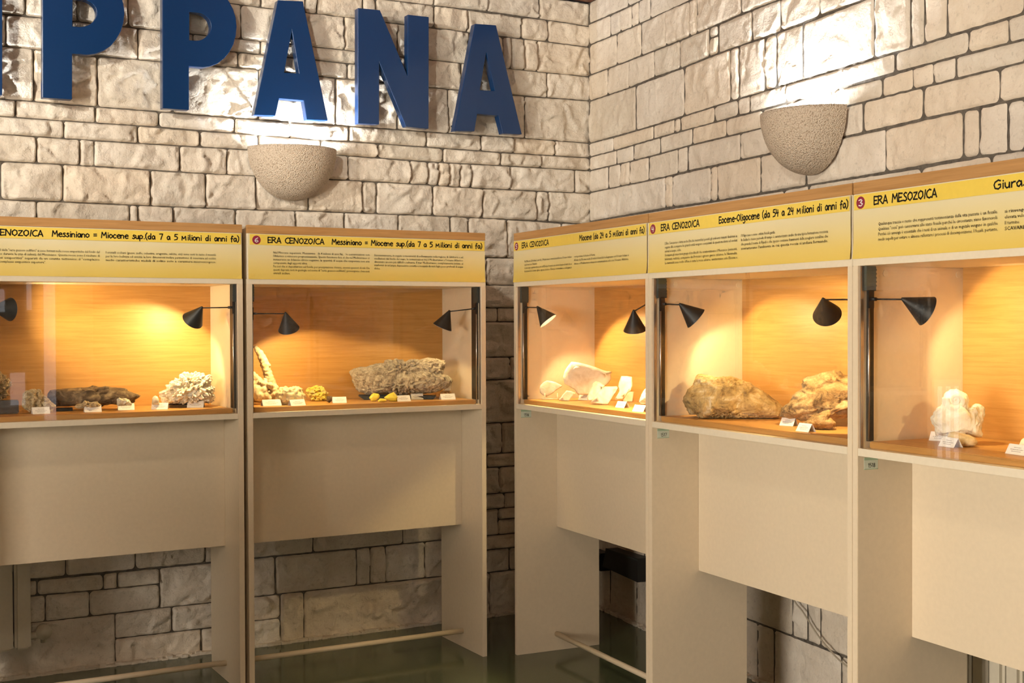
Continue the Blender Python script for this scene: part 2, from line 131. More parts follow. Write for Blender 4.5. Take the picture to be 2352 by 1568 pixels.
STONES_RIGHT = [
(1,-0.004,3.243,0.455,3.231,0.455,3.36,-0.004,3.36),(1,0.455,3.231,0.775,3.233,0.775,3.36,0.455,3.36),(0,0.775,3.233,1.027,3.233,1.027,3.36,0.775,3.36),(0,1.027,3.233,1.701,3.233,1.701,3.36,1.027,3.36),
(0,1.701,3.233,2.347,3.233,2.347,3.36,1.701,3.36),(0,2.347,3.233,3.041,3.233,3.041,3.36,2.347,3.36),(0,3.041,3.233,3.487,3.233,3.487,3.36,3.041,3.36),(0,3.487,3.233,4.164,3.233,4.164,3.36,3.487,3.36),
(1,-0.004,3.124,0.255,3.12,0.255,3.234,-0.004,3.243),(1,0.255,3.12,0.373,3.118,0.373,3.231,0.255,3.234),(1,0.373,3.118,0.497,3.116,0.497,3.231,0.373,3.231),(1,0.497,3.116,0.573,3.115,0.573,3.233,0.497,3.231),
(1,0.573,3.115,0.698,3.116,0.698,3.233,0.573,3.233),(1,0.698,3.116,1.078,3.117,1.078,3.233,0.698,3.233),(0,1.078,3.117,1.611,3.117,1.611,3.233,1.078,3.233),(0,1.611,3.117,1.891,3.117,1.891,3.233,1.611,3.233),
(0,1.891,3.117,2.36,3.117,2.36,3.233,1.891,3.233),(0,2.36,3.117,2.861,3.117,2.861,3.233,2.36,3.233),(0,2.861,3.117,3.3,3.117,3.3,3.233,2.861,3.233),(0,3.3,3.117,3.686,3.117,3.686,3.233,3.3,3.233),
(0,3.686,3.117,3.991,3.117,3.991,3.233,3.686,3.233),(0,3.991,3.117,4.313,3.117,4.313,3.233,3.991,3.233),(1,-0.004,2.956,0.329,2.951,0.329,3.118,-0.004,3.124),(1,0.329,2.951,0.6,2.948,0.6,3.115,0.329,3.118),
(1,0.6,2.948,0.857,2.946,0.857,3.12,0.6,3.115),(1,0.857,2.946,1.081,2.946,1.081,3.117,0.857,3.12),(1,1.081,2.946,1.152,2.946,1.152,3.117,1.081,3.117),(1,1.152,2.946,1.529,2.953,1.529,3.117,1.152,3.117),
(1,1.529,2.953,1.811,2.946,1.811,3.117,1.529,3.117),(0,1.811,2.946,2.036,2.946,2.036,3.117,1.811,3.117),(0,2.036,2.946,2.448,2.946,2.448,3.117,2.036,3.117),(0,2.448,2.946,2.751,2.946,2.751,3.117,2.448,3.117),
(0,2.751,2.946,3.243,2.946,3.243,3.117,2.751,3.117),(0,3.243,2.946,3.459,2.946,3.459,3.117,3.243,3.117),(0,3.459,2.946,3.984,2.946,3.984,3.117,3.459,3.117),(0,3.984,2.946,4.434,2.946,4.434,3.117,3.984,3.117),
(1,-0.004,2.812,0.22,2.809,0.22,2.953,-0.004,2.956),(1,0.22,2.809,0.465,2.806,0.465,2.949,0.22,2.953),(1,0.465,2.806,0.736,2.814,0.736,2.946,0.465,2.949),(1,0.736,2.814,0.992,2.809,0.992,2.945,0.736,2.946),
(1,0.992,2.809,1.26,2.815,1.26,2.948,0.992,2.945),(1,1.26,2.898,1.338,2.898,1.338,2.947,1.26,2.948),(1,1.26,2.815,1.338,2.815,1.338,2.898,1.26,2.898),(1,1.338,2.815,1.616,2.812,1.616,2.95,1.338,2.947),
(1,1.616,2.812,1.833,2.81,1.833,2.946,1.616,2.95),(1,1.833,2.81,2.105,2.816,2.105,2.946,1.833,2.946),(1,2.105,2.816,2.771,2.815,2.771,2.946,2.105,2.946),(0,2.771,2.815,3.424,2.815,3.424,2.946,2.771,2.946),
(0,3.424,2.815,4.079,2.815,4.079,2.946,3.424,2.946),(0,4.079,2.815,4.589,2.815,4.589,2.946,4.079,2.946),(1,-0.004,2.578,0.538,2.572,0.538,2.805,-0.004,2.812),(1,0.538,2.572,1.031,2.574,1.031,2.809,0.538,2.805),
(1,1.031,2.574,1.441,2.577,1.441,2.815,1.031,2.809),(1,1.441,2.577,1.512,2.578,1.512,2.814,1.441,2.815),(1,1.512,2.578,1.714,2.577,1.714,2.808,1.512,2.814),(1,1.714,2.577,1.804,2.579,1.804,2.809,1.714,2.808),
(1,1.804,2.579,1.989,2.578,1.989,2.808,1.804,2.809),(1,1.989,2.578,2.445,2.58,2.445,2.815,1.989,2.808),(1,2.445,2.58,2.648,2.575,2.648,2.815,2.445,2.815),(1,2.648,2.575,2.722,2.578,2.722,2.815,2.648,2.815),
(1,2.722,2.578,2.838,2.58,2.838,2.815,2.722,2.815),(1,2.838,2.58,3.196,2.58,3.196,2.815,2.838,2.815),(0,3.196,2.58,4.016,2.58,4.016,2.815,3.196,2.815),(0,4.016,2.58,4.474,2.58,4.474,2.815,4.016,2.815),
(1,-0.004,2.501,0.286,2.499,0.286,2.572,-0.004,2.578),(1,0.286,2.499,0.725,2.503,0.725,2.571,0.286,2.572),(1,0.725,2.503,0.938,2.504,0.938,2.572,0.725,2.571),(1,0.938,2.504,0.995,2.504,0.995,2.573,0.938,2.572),
(1,0.995,2.504,1.305,2.502,1.305,2.577,0.995,2.573),(1,1.305,2.502,1.504,2.504,1.504,2.578,1.305,2.577),(1,1.504,2.504,1.599,2.502,1.599,2.578,1.504,2.578),(1,1.599,2.502,1.872,2.502,1.872,2.579,1.599,2.578),
(1,1.872,2.502,2.561,2.503,2.561,2.576,1.872,2.579),(1,2.561,2.503,2.945,2.5,2.945,2.578,2.561,2.576),(1,2.945,2.5,3.129,2.496,3.129,2.579,2.945,2.578),(1,3.129,2.496,3.437,2.495,3.437,2.58,3.129,2.579),
(0,3.437,2.495,3.875,2.495,3.875,2.58,3.437,2.58),(0,3.875,2.495,4.264,2.495,4.264,2.58,3.875,2.58),(1,-0.004,2.425,0.321,2.422,0.321,2.499,-0.004,2.501),(1,0.321,2.422,0.513,2.42,0.513,2.501,0.321,2.499),
(1,0.513,2.42,0.796,2.421,0.796,2.503,0.513,2.501),(1,0.796,2.421,1.106,2.425,1.106,2.505,0.796,2.503),(1,1.106,2.425,1.406,2.423,1.406,2.503,1.106,2.505),(1,1.406,2.423,1.699,2.421,1.699,2.5,1.406,2.503),
(1,1.699,2.421,2.187,2.424,2.187,2.5,1.699,2.5),(1,2.187,2.424,2.492,2.423,2.492,2.496,2.187,2.5),(1,2.492,2.423,2.663,2.423,2.663,2.501,2.492,2.496),(1,2.663,2.423,2.771,2.423,2.771,2.501,2.663,2.501),
(1,2.771,2.423,2.882,2.423,2.882,2.499,2.771,2.501),(1,2.882,2.423,3.198,2.422,3.198,2.495,2.882,2.499),(0,3.198,2.422,3.547,2.422,3.547,2.495,3.198,2.495),(0,3.547,2.422,4.085,2.422,4.085,2.495,3.547,2.495),
(0,4.085,2.422,4.506,2.422,4.506,2.495,4.085,2.495),(1,-0.004,2.303,0.223,2.301,0.223,2.423,-0.004,2.425),(1,0.223,2.301,0.366,2.301,0.366,2.422,0.223,2.423),(1,0.366,2.301,0.471,2.301,0.471,2.421,0.366,2.422),
(1,0.471,2.301,0.677,2.3,0.677,2.419,0.471,2.421),(1,0.677,2.3,0.97,2.301,0.97,2.423,0.677,2.419),(1,0.97,2.301,1.063,2.305,1.063,2.425,0.97,2.423),(1,1.063,2.305,1.521,2.303,1.521,2.422,1.063,2.425),
(1,1.521,2.303,1.963,2.303,1.963,2.423,1.521,2.422),(1,1.963,2.303,2.377,2.306,2.377,2.423,1.963,2.423),(1,2.377,2.306,2.716,2.309,2.716,2.423,2.377,2.423),(1,2.716,2.309,3.09,2.306,3.09,2.422,2.716,2.423),
(1,3.09,2.306,3.413,2.303,3.413,2.422,3.09,2.422),(0,3.413,2.303,3.704,2.303,3.704,2.422,3.413,2.422),(0,3.704,2.303,4.214,2.303,4.214,2.422,3.704,2.422),(1,-0.004,2.141,0.847,2.145,0.847,2.299,-0.004,2.303),
(1,0.847,2.145,0.918,2.144,0.918,2.299,0.847,2.299),(1,0.918,2.144,1.273,2.138,1.273,2.302,0.918,2.299),(1,1.273,2.138,1.331,2.138,1.331,2.301,1.273,2.302),(1,1.331,2.138,1.683,2.139,1.683,2.301,1.331,2.301),
(1,1.683,2.139,2.011,2.139,2.011,2.304,1.683,2.301),(1,2.011,2.139,2.512,2.139,2.512,2.302,2.011,2.304),(1,2.512,2.139,2.918,2.141,2.918,2.307,2.512,2.302),(1,2.918,2.141,2.996,2.139,2.996,2.304,2.918,2.307),
(1,2.996,2.139,3.125,2.136,3.125,2.305,2.996,2.304),(1,3.125,2.136,3.199,2.135,3.199,2.303,3.125,2.305),(0,3.199,2.135,3.571,2.134,3.571,2.303,3.199,2.303),(0,3.571,2.134,4.053,2.134,4.053,2.303,3.571,2.303),
(0,4.053,2.134,4.379,2.134,4.379,2.303,4.053,2.303),(1,-0.004,1.939,1.856,1.939,1.856,2.135,-0.004,2.141),(1,1.856,1.939,2.026,1.939,2.026,2.139,1.856,2.135),(1,2.026,1.939,2.707,1.939,2.707,2.134,2.026,2.139),
(1,2.707,1.939,3.052,1.939,3.052,2.138,2.707,2.134),(1,3.052,1.939,3.323,1.939,3.323,2.134,3.052,2.138),(0,3.323,1.939,3.715,1.939,3.715,2.134,3.323,2.134),(0,3.715,1.939,4.209,1.939,4.209,2.134,3.715,2.134),
(0,-0.004,1.675,0.189,1.675,0.189,1.939,-0.004,1.939),(0,0.189,1.675,0.698,1.675,0.698,1.939,0.189,1.939),(0,0.698,1.675,1.257,1.675,1.257,1.939,0.698,1.939),(0,1.257,1.675,1.771,1.675,1.771,1.939,1.257,1.939),
(0,1.771,1.675,2.292,1.675,2.292,1.939,1.771,1.939),(0,2.292,1.675,2.505,1.675,2.505,1.939,2.292,1.939),(0,2.505,1.675,2.953,1.675,2.953,1.939,2.505,1.939),(0,2.953,1.675,3.489,1.675,3.489,1.939,2.953,1.939),
(0,3.489,1.675,3.718,1.675,3.718,1.939,3.489,1.939),(0,3.718,1.675,4.03,1.675,4.03,1.939,3.718,1.939),(0,4.03,1.675,4.342,1.675,4.342,1.939,4.03,1.939),(0,-0.004,1.499,0.278,1.499,0.278,1.675,-0.004,1.675),
(0,0.278,1.499,0.648,1.499,0.648,1.675,0.278,1.675),(0,0.648,1.499,1.036,1.499,1.036,1.675,0.648,1.675),(0,1.036,1.499,1.54,1.499,1.54,1.675,1.036,1.675),(0,1.54,1.499,1.751,1.499,1.751,1.675,1.54,1.675),
(0,1.751,1.499,1.981,1.499,1.981,1.675,1.751,1.675),(0,1.981,1.499,2.239,1.499,2.239,1.675,1.981,1.675),(0,2.239,1.499,2.496,1.499,2.496,1.675,2.239,1.675),(0,2.496,1.499,2.732,1.499,2.732,1.675,2.496,1.675),
(0,2.732,1.499,3.311,1.499,3.311,1.675,2.732,1.675),(0,3.311,1.499,3.844,1.499,3.844,1.675,3.311,1.675),(0,3.844,1.499,4.086,1.499,4.086,1.675,3.844,1.675),(0,4.086,1.499,4.486,1.499,4.486,1.675,4.086,1.675),
(0,-0.004,1.213,0.225,1.213,0.225,1.499,-0.004,1.499),(0,0.225,1.213,0.554,1.213,0.554,1.499,0.225,1.499),(0,0.554,1.213,0.897,1.213,0.897,1.499,0.554,1.499),(0,0.897,1.213,1.351,1.213,1.351,1.499,0.897,1.499),
(0,1.351,1.213,1.783,1.213,1.783,1.499,1.351,1.499),(0,1.783,1.213,2.129,1.213,2.129,1.499,1.783,1.499),(0,2.129,1.213,2.412,1.213,2.412,1.499,2.129,1.499),(0,2.412,1.213,2.746,1.213,2.746,1.499,2.412,1.499),
(0,2.746,1.213,3.003,1.213,3.003,1.499,2.746,1.499),(0,3.003,1.213,3.423,1.213,3.423,1.499,3.003,1.499),(0,3.423,1.213,3.903,1.213,3.903,1.499,3.423,1.499),(0,3.903,1.213,4.257,1.213,4.257,1.499,3.903,1.499),
(0,-0.004,1.06,0.166,1.06,0.166,1.213,-0.004,1.213),(0,0.166,1.06,0.443,1.06,0.443,1.213,0.166,1.213),(0,0.443,1.06,0.795,1.06,0.795,1.213,0.443,1.213),(0,0.795,1.06,1.233,1.06,1.233,1.213,0.795,1.213),
(0,1.233,1.06,1.739,1.06,1.739,1.213,1.233,1.213),(0,1.739,1.06,2.093,1.06,2.093,1.213,1.739,1.213),(0,2.093,1.06,2.605,1.06,2.605,1.213,2.093,1.213),(0,2.605,1.06,3.051,1.06,3.051,1.213,2.605,1.213),
(0,3.051,1.06,3.424,1.06,3.424,1.213,3.051,1.213),(0,3.424,1.06,3.775,1.06,3.775,1.213,3.424,1.213),(0,3.775,1.06,4.172,1.06,4.172,1.213,3.775,1.213),(0,-0.004,0.818,0.322,0.818,0.322,1.06,-0.004,1.06),
(0,0.322,0.818,0.691,0.818,0.691,1.06,0.322,1.06),(0,0.691,0.818,1.163,0.818,1.163,1.06,0.691,1.06),(0,1.163,0.818,1.547,0.818,1.547,1.06,1.163,1.06),(0,1.547,0.818,1.85,0.818,1.85,1.06,1.547,1.06),
(0,1.85,0.818,2.262,0.818,2.262,1.06,1.85,1.06),(0,2.262,0.818,2.735,0.818,2.735,1.06,2.262,1.06),(0,2.735,0.818,2.972,0.818,2.972,1.06,2.735,1.06),(0,2.972,0.818,3.343,0.818,3.343,1.06,2.972,1.06),
(0,3.343,0.818,3.714,0.818,3.714,1.06,3.343,1.06),(0,3.714,0.818,4.256,0.818,4.256,1.06,3.714,1.06),(0,-0.004,0.62,0.38,0.62,0.38,0.818,-0.004,0.818),(0,0.38,0.62,0.732,0.62,0.732,0.818,0.38,0.818),
(0,0.732,0.62,1.281,0.62,1.281,0.818,0.732,0.818),(0,1.281,0.62,1.79,0.62,1.79,0.818,1.281,0.818),(0,1.79,0.62,2.099,0.62,2.099,0.818,1.79,0.818),(0,2.099,0.62,2.484,0.62,2.484,0.818,2.099,0.818),
(0,2.484,0.62,2.741,0.62,2.741,0.818,2.484,0.818),(0,2.741,0.62,3.258,0.62,3.258,0.818,2.741,0.818),(0,3.258,0.62,3.719,0.62,3.719,0.818,3.258,0.818),(0,3.719,0.62,4.264,0.62,4.264,0.818,3.719,0.818),
(1,-0.004,0.246,0.32,0.246,0.32,0.62,-0.004,0.62),(1,0.32,0.246,0.62,0.246,0.62,0.62,0.32,0.62),(1,0.62,0.246,1.917,0.253,1.917,0.62,0.62,0.62),(1,1.917,0.253,2.022,0.256,2.022,0.62,1.917,0.62),
(1,2.022,0.256,2.111,0.254,2.111,0.62,2.022,0.62),(1,2.111,0.254,2.657,0.252,2.657,0.62,2.111,0.62),(1,2.657,0.252,3.152,0.252,3.152,0.62,2.657,0.62),(0,3.152,0.252,3.674,0.252,3.674,0.62,3.152,0.62),
(0,3.674,0.252,4.128,0.252,4.128,0.62,3.674,0.62),(1,-0.004,0,0.233,0,0.233,0.246,-0.004,0.246),(1,0.233,0,0.536,0,0.536,0.246,0.233,0.246),(1,0.536,0,1.02,0,1.02,0.246,0.536,0.246),
(0,1.02,0,1.3,0,1.3,0.246,1.02,0.246),(1,1.3,0,1.655,0,1.655,0.251,1.3,0.246),(1,1.655,0,1.781,0,1.781,0.252,1.655,0.251),(1,1.781,0,2.245,0,2.245,0.251,1.781,0.252),
(1,2.245,0,2.511,0,2.511,0.252,2.245,0.251),(0,2.511,0,2.974,0,2.974,0.252,2.511,0.252),(0,2.974,0,3.201,0,3.201,0.252,2.974,0.252),(0,3.201,0,3.485,0,3.485,0.252,3.201,0.252),
(0,3.485,0,4.023,0,4.023,0.252,3.485,0.252),(0,4.023,0,4.266,0,4.266,0.252,4.023,0.252)]
LETTERS = [('P', [(-2.383, 2.57), (-2.26, 2.572), (-2.259, 2.775), (-2.192, 2.776), (-2.157, 2.784), (-2.123, 2.801), (-2.093, 2.827), (-2.067, 2.859), (-2.048, 2.897), (-2.036, 2.939), (-2.031, 2.982), (-2.035, 3.024), (-2.047, 3.063), (-2.066, 3.096), (-2.091, 3.124), (-2.121, 3.142), (-2.154, 3.152), (-2.189, 3.153), (-2.379, 3.146)], [(-2.256, 2.896), (-2.225, 2.897), (-2.209, 2.9), (-2.195, 2.906), (-2.181, 2.916), (-2.17, 2.927), (-2.161, 2.941), (-2.156, 2.955), (-2.154, 2.97), (-2.156, 2.984), (-2.161, 2.998), (-2.169, 3.009), (-2.18, 3.018), (-2.194, 3.025), (-2.208, 3.028), (-2.224, 3.028), (-2.255, 3.027)]), ('P', [(-2.907, 2.576), (-2.781, 2.578), (-2.779, 2.782), (-2.712, 2.783), (-2.677, 2.791), (-2.643, 2.808), (-2.612, 2.833), (-2.587, 2.865), (-2.567, 2.903), (-2.555, 2.944), (-2.55, 2.986), (-2.554, 3.027), (-2.566, 3.065), (-2.585, 3.098), (-2.61, 3.124), (-2.64, 3.143), (-2.674, 3.152), (-2.709, 3.152), (-2.902, 3.144)], [(-2.777, 2.903), (-2.745, 2.904), (-2.729, 2.907), (-2.714, 2.913), (-2.7, 2.922), (-2.689, 2.933), (-2.68, 2.946), (-2.674, 2.96), (-2.673, 2.974), (-2.674, 2.987), (-2.679, 3.0), (-2.688, 3.011), (-2.699, 3.019), (-2.713, 3.025), (-2.728, 3.028), (-2.744, 3.027), (-2.775, 3.027)]), ('A', [(-1.951, 2.572), (-1.844, 2.576), (-1.825, 2.661), (-1.702, 2.661), (-1.687, 2.569), (-1.577, 2.573), (-1.702, 3.142), (-1.828, 3.133)], [(-1.799, 2.788), (-1.724, 2.79), (-1.759, 2.991)]), ('A', [(-0.886, 2.57), (-0.768, 2.577), (-0.751, 2.669), (-0.627, 2.669), (-0.6, 2.576), (-0.484, 2.58), (-0.638, 3.143), (-0.763, 3.137)], [(-0.735, 2.794), (-0.647, 2.797), (-0.697, 2.994)]), ('N', [(-1.419, 2.57), (-1.305, 2.574), (-1.303, 2.884), (-1.158, 2.573), (-1.032, 2.571), (-1.028, 3.142), (-1.146, 3.141), (-1.149, 2.831), (-1.298, 3.146), (-1.416, 3.143)], []), ('I', [(-3.19, 2.574), (-3.072, 2.573), (-3.067, 3.132), (-3.184, 3.127)], [])]
AMMONITE = [-0.003, 1.346, 0.037]
ROCKS = [
('crystal_a', 'L', -2.104, 0.335, -0.1185, 0.15, [(-0.044, 1.221), (-0.052, 1.328), (-0.019, 1.383), (0.007, 1.387), (0.014, 1.375), (0.028, 1.37), (0.031, 1.355), (0.038, 1.359), (0.039, 1.34), (0.047, 1.34), (0.053, 1.33), (0.036, 1.313), (0.028, 1.298), (0.039, 1.286), (0.013, 1.271), (0.009, 1.247), (0.006, 1.219)]),
('dark_block', 'L', -2.095, 0.233, -0.1223, 0.06, [(-0.052, 1.215), (-0.051, 1.274), (0.052, 1.271), (0.052, 1.215)]),
('crystal_b', 'L', -1.968, 0.202, -0.1458, 0.1, [(-0.063, 1.299), (-0.053, 1.311), (-0.017, 1.314), (-0.004, 1.313), (0.009, 1.314), (0.013, 1.301), (0.024, 1.287), (0.037, 1.273), (0.046, 1.261), (0.063, 1.245), (0.065, 1.235), (0.055, 1.223), (0.051, 1.215), (0.042, 1.215), (0.016, 1.215), (-0.032, 1.217), (-0.047, 1.222), (-0.06, 1.232), (-0.065, 1.248), (-0.065, 1.281)]),
('long_slab', 'L', -1.737, 0.27, -0.1845, 0.13, [(0.077, 1.237), (-0.011, 1.236), (-0.088, 1.235), (-0.155, 1.234), (-0.172, 1.251), (-0.181, 1.271), (-0.175, 1.303), (-0.145, 1.305), (-0.091, 1.308), (-0.049, 1.31), (0.028, 1.309), (0.048, 1.315), (0.042, 1.313), (0.071, 1.31), (0.11, 1.306), (0.126, 1.303), (0.136, 1.293), (0.15, 1.287), (0.179, 1.277), (0.185, 1.273), (0.177, 1.259), (0.167, 1.245), (0.151, 1.239), (0.12, 1.236), (0.08, 1.236)]),
('crystal_c', 'L', -1.785, 0.15, -0.1801, 0.05, [(-0.054, 1.236), (-0.043, 1.248), (-0.024, 1.253), (-0.016, 1.267), (0.004, 1.261), (0.023, 1.258), (0.042, 1.258), (0.054, 1.245), (0.052, 1.235), (0.014, 1.228), (-0.013, 1.229), (-0.043, 1.23)]),
('crystal_d', 'L', -1.64, 0.14, -0.2061, 0.05, [(-0.031, 1.239), (-0.031, 1.263), (-0.021, 1.271), (-0.008, 1.267), (0.008, 1.268), (0.021, 1.262), (0.031, 1.248), (0.029, 1.235), (-0.029, 1.236)]),
('crystal_e', 'L', -1.505, 0.16, -0.229, 0.03, [(-0.015, 1.235), (-0.014, 1.263), (-0.008, 1.271), (-0.0, 1.274), (0.009, 1.269), (0.014, 1.257), (0.015, 1.234)]),
('white_cluster', 'L', -1.347, 0.25, -0.2524, 0.2, [(-0.123, 1.281), (-0.114, 1.284), (-0.1, 1.287), (-0.089, 1.295), (-0.092, 1.314), (-0.071, 1.313), (-0.069, 1.326), (-0.053, 1.33), (-0.049, 1.34), (-0.034, 1.338), (-0.032, 1.355), (-0.016, 1.367), (-0.004, 1.37), (0.013, 1.363), (0.025, 1.363), (0.033, 1.37), (0.056, 1.368), (0.074, 1.362), (0.08, 1.356), (0.101, 1.357), (0.106, 1.351), (0.109, 1.33), (0.102, 1.313), (0.123, 1.298), (0.119, 1.27), (0.124, 1.262), (0.116, 1.236), (0.102, 1.226), (0.069, 1.227), (0.006, 1.23), (-0.035, 1.231), (-0.076, 1.232), (-0.098, 1.234), (-0.108, 1.251)]),
('nodule', 'L', -0.912, 0.149, -0.3303, 0.1, [(-0.067, 1.222), (-0.066, 1.272), (-0.051, 1.286), (-0.041, 1.293), (-0.019, 1.296), (-0.0, 1.292), (0.015, 1.294), (0.023, 1.298), (0.036, 1.292), (0.051, 1.287), (0.057, 1.272), (0.067, 1.248), (0.063, 1.233), (0.046, 1.227), (0.003, 1.225), (-0.028, 1.215), (-0.049, 1.22)]),
('sulphur_rock', 'L', -0.717, 0.34, -0.3506, 0.08, [(-0.055, 1.263), (-0.042, 1.279), (-0.024, 1.283), (-0.002, 1.292), (0.014, 1.288), (0.027, 1.285), (0.036, 1.276), (0.042, 1.264), (0.056, 1.253), (0.049, 1.242), (0.047, 1.215), (0.022, 1.215), (-0.0, 1.215), (-0.027, 1.215), (-0.036, 1.229), (-0.047, 1.245)]),
('dark_pebble', 'L', -0.709, 0.189, -0.3608, 0.03, [(-0.014, 1.245), (0.01, 1.245), (0.016, 1.236), (0.01, 1.223), (-0.003, 1.215), (-0.016, 1.221)]),
('grey_slab', 'L', -0.317, 0.27, -0.4166, 0.19, [(-0.25, 1.344), (-0.244, 1.351), (-0.218, 1.365), (-0.201, 1.373), (-0.173, 1.369), (-0.139, 1.379), (-0.118, 1.387), (-0.101, 1.388), (-0.085, 1.39), (-0.075, 1.402), (-0.059, 1.406), (-0.042, 1.404), (-0.016, 1.41), (0.008, 1.404), (0.02, 1.394), (0.037, 1.403), (0.065, 1.407), (0.096, 1.406), (0.13, 1.413), (0.156, 1.411), (0.18, 1.404), (0.204, 1.398), (0.213, 1.386), (0.206, 1.367), (0.201, 1.35), (0.204, 1.331), (0.225, 1.326), (0.239, 1.314), (0.251, 1.302), (0.242, 1.283), (0.227, 1.268), (0.198, 1.257), (0.167, 1.245), (0.108, 1.238), (0.048, 1.239), (0.0, 1.235), (-0.036, 1.242), (-0.095, 1.247), (-0.131, 1.245), (-0.145, 1.235), (-0.159, 1.236), (-0.178, 1.243), (-0.206, 1.253), (-0.223, 1.27), (-0.233, 1.296), (-0.237, 1.322)]),
('sulphur_a', 'L', -0.495, 0.176, -0.3954, 0.035, [(-0.025, 1.231), (-0.016, 1.245), (-0.005, 1.254), (0.021, 1.249), (0.025, 1.24), (0.021, 1.228), (0.007, 1.216), (-0.014, 1.215)]),
('sulphur_b', 'L', -0.487, 0.104, -0.4015, 0.03, [(-0.022, 1.22), (-0.01, 1.232), (0.008, 1.231), (0.022, 1.227), (0.019, 1.218), (-0.015, 1.215)]),
('sulphur_c', 'L', -0.435, 0.121, -0.4084, 0.045, [(-0.033, 1.234), (-0.01, 1.25), (0.013, 1.259), (0.025, 1.245), (0.033, 1.233), (0.027, 1.215), (-0.003, 1.215), (-0.021, 1.222)]),
('orange_rock', 'L', -0.12, 0.175, -0.4526, 0.06, [(-0.037, 1.228), (-0.027, 1.247), (-0.016, 1.252), (-0.004, 1.254), (0.016, 1.252), (0.03, 1.235), (0.037, 1.228), (0.032, 1.215), (-0.028, 1.215)]),
('clear_point', 'L', -0.114, 0.175, -0.4534, 0.03, [(-0.018, 1.252), (-0.008, 1.312), (0.004, 1.325), (0.018, 1.3), (0.012, 1.252)]),
('plate_a', 'R', 0.093, 0.15, -0.5349, 0.02, [(-0.055, 1.267), (-0.051, 1.28), (-0.035, 1.296), (-0.02, 1.304), (0.001, 1.301), (0.022, 1.296), (0.043, 1.285), (0.055, 1.277), (0.033, 1.264), (0.006, 1.243), (-0.022, 1.226), (-0.041, 1.235), (-0.053, 1.246)]),
('plate_b', 'R', 0.236, 0.158, -0.5472, 0.025, [(-0.039, 1.218), (-0.02, 1.242), (-0.002, 1.263), (0.021, 1.26), (0.039, 1.252), (0.039, 1.246), (0.021, 1.232), (0.011, 1.215), (-0.002, 1.215)]),
('plate_c', 'R', 0.249, 0.26, -0.5636, 0.05, [(-0.114, 1.323), (-0.109, 1.344), (-0.096, 1.367), (-0.085, 1.382), (-0.075, 1.395), (-0.049, 1.393), (-0.013, 1.385), (0.026, 1.374), (0.065, 1.359), (0.09, 1.351), (0.114, 1.35), (0.108, 1.333), (0.111, 1.315), (0.095, 1.292), (0.082, 1.281), (0.064, 1.248), (0.013, 1.241), (-0.044, 1.241), (-0.06, 1.266), (-0.106, 1.292)]),
('plate_d', 'R', 0.488, 0.17, -0.5701, 0.04, [(-0.04, 1.245), (-0.025, 1.274), (-0.012, 1.307), (0.0, 1.316), (0.015, 1.312), (0.04, 1.297), (0.025, 1.269), (0.012, 1.245), (-0.025, 1.227), (-0.037, 1.229)]),
('plate_e', 'R', 0.545, 0.181, -0.5769, 0.045, [(-0.062, 1.223), (-0.043, 1.252), (-0.023, 1.274), (0.001, 1.294), (0.055, 1.296), (0.063, 1.287), (0.05, 1.267), (0.036, 1.247), (0.016, 1.215), (-0.004, 1.215), (-0.033, 1.219)]),
('plate_f', 'R', 0.645, 0.22, -0.592, 0.04, [(-0.039, 1.247), (-0.027, 1.261), (-0.019, 1.278), (-0.024, 1.3), (-0.019, 1.319), (-0.01, 1.344), (0.015, 1.344), (0.037, 1.341), (0.039, 1.302), (0.031, 1.278), (0.017, 1.271), (-0.0, 1.242), (-0.034, 1.239)]),
('plate_g', 'R', 0.441, 0.367, -0.5958, 0.03, [(-0.025, 1.215), (-0.022, 1.262), (0.025, 1.262), (0.018, 1.215)]),
('pale_stone', 'R', 0.879, 0.2, -0.6111, 0.05, [(-0.037, 1.243), (-0.028, 1.273), (-0.014, 1.299), (0.009, 1.311), (0.032, 1.299), (0.037, 1.241)]),
('small_shell', 'R', 0.626, 0.344, -0.6092, 0.03, [(-0.026, 1.22), (-0.021, 1.23), (-0.009, 1.233), (0.013, 1.231), (0.026, 1.222), (0.021, 1.215), (-0.018, 1.215)]),
('brown_boulder', 'R', 1.455, 0.22, -0.677, 0.2, [(-0.188, 1.279), (-0.182, 1.293), (-0.168, 1.319), (-0.151, 1.339), (-0.137, 1.37), (-0.126, 1.38), (-0.093, 1.376), (-0.068, 1.369), (-0.037, 1.373), (-0.001, 1.366), (0.032, 1.359), (0.062, 1.348), (0.081, 1.332), (0.114, 1.315), (0.141, 1.293), (0.169, 1.276), (0.185, 1.257), (0.182, 1.221), (0.141, 1.216), (0.087, 1.216), (0.032, 1.215), (-0.013, 1.215), (-0.051, 1.216), (-0.085, 1.215), (-0.126, 1.215), (-0.137, 1.226), (-0.165, 1.226), (-0.176, 1.254)]),
('brown_rock', 'R', 1.894, 0.285, -0.7449, 0.13, [(-0.143, 1.262), (-0.138, 1.275), (-0.115, 1.294), (-0.1, 1.32), (-0.069, 1.346), (-0.064, 1.372), (-0.049, 1.385), (-0.024, 1.393), (0.001, 1.398), (0.039, 1.409), (0.064, 1.404), (0.081, 1.391), (0.121, 1.374), (0.141, 1.322), (0.126, 1.271), (0.089, 1.245), (0.051, 1.239), (-0.024, 1.232), (-0.062, 1.232), (-0.112, 1.239), (-0.14, 1.249)]),
('small_rock', 'R', 2.003, 0.177, -0.7416, 0.07, [(-0.06, 1.231), (-0.033, 1.249), (-0.009, 1.264), (0.016, 1.277), (0.035, 1.282), (0.042, 1.27), (0.04, 1.255), (0.057, 1.24), (0.059, 1.215), (0.028, 1.215), (-0.021, 1.215), (-0.043, 1.221)]),
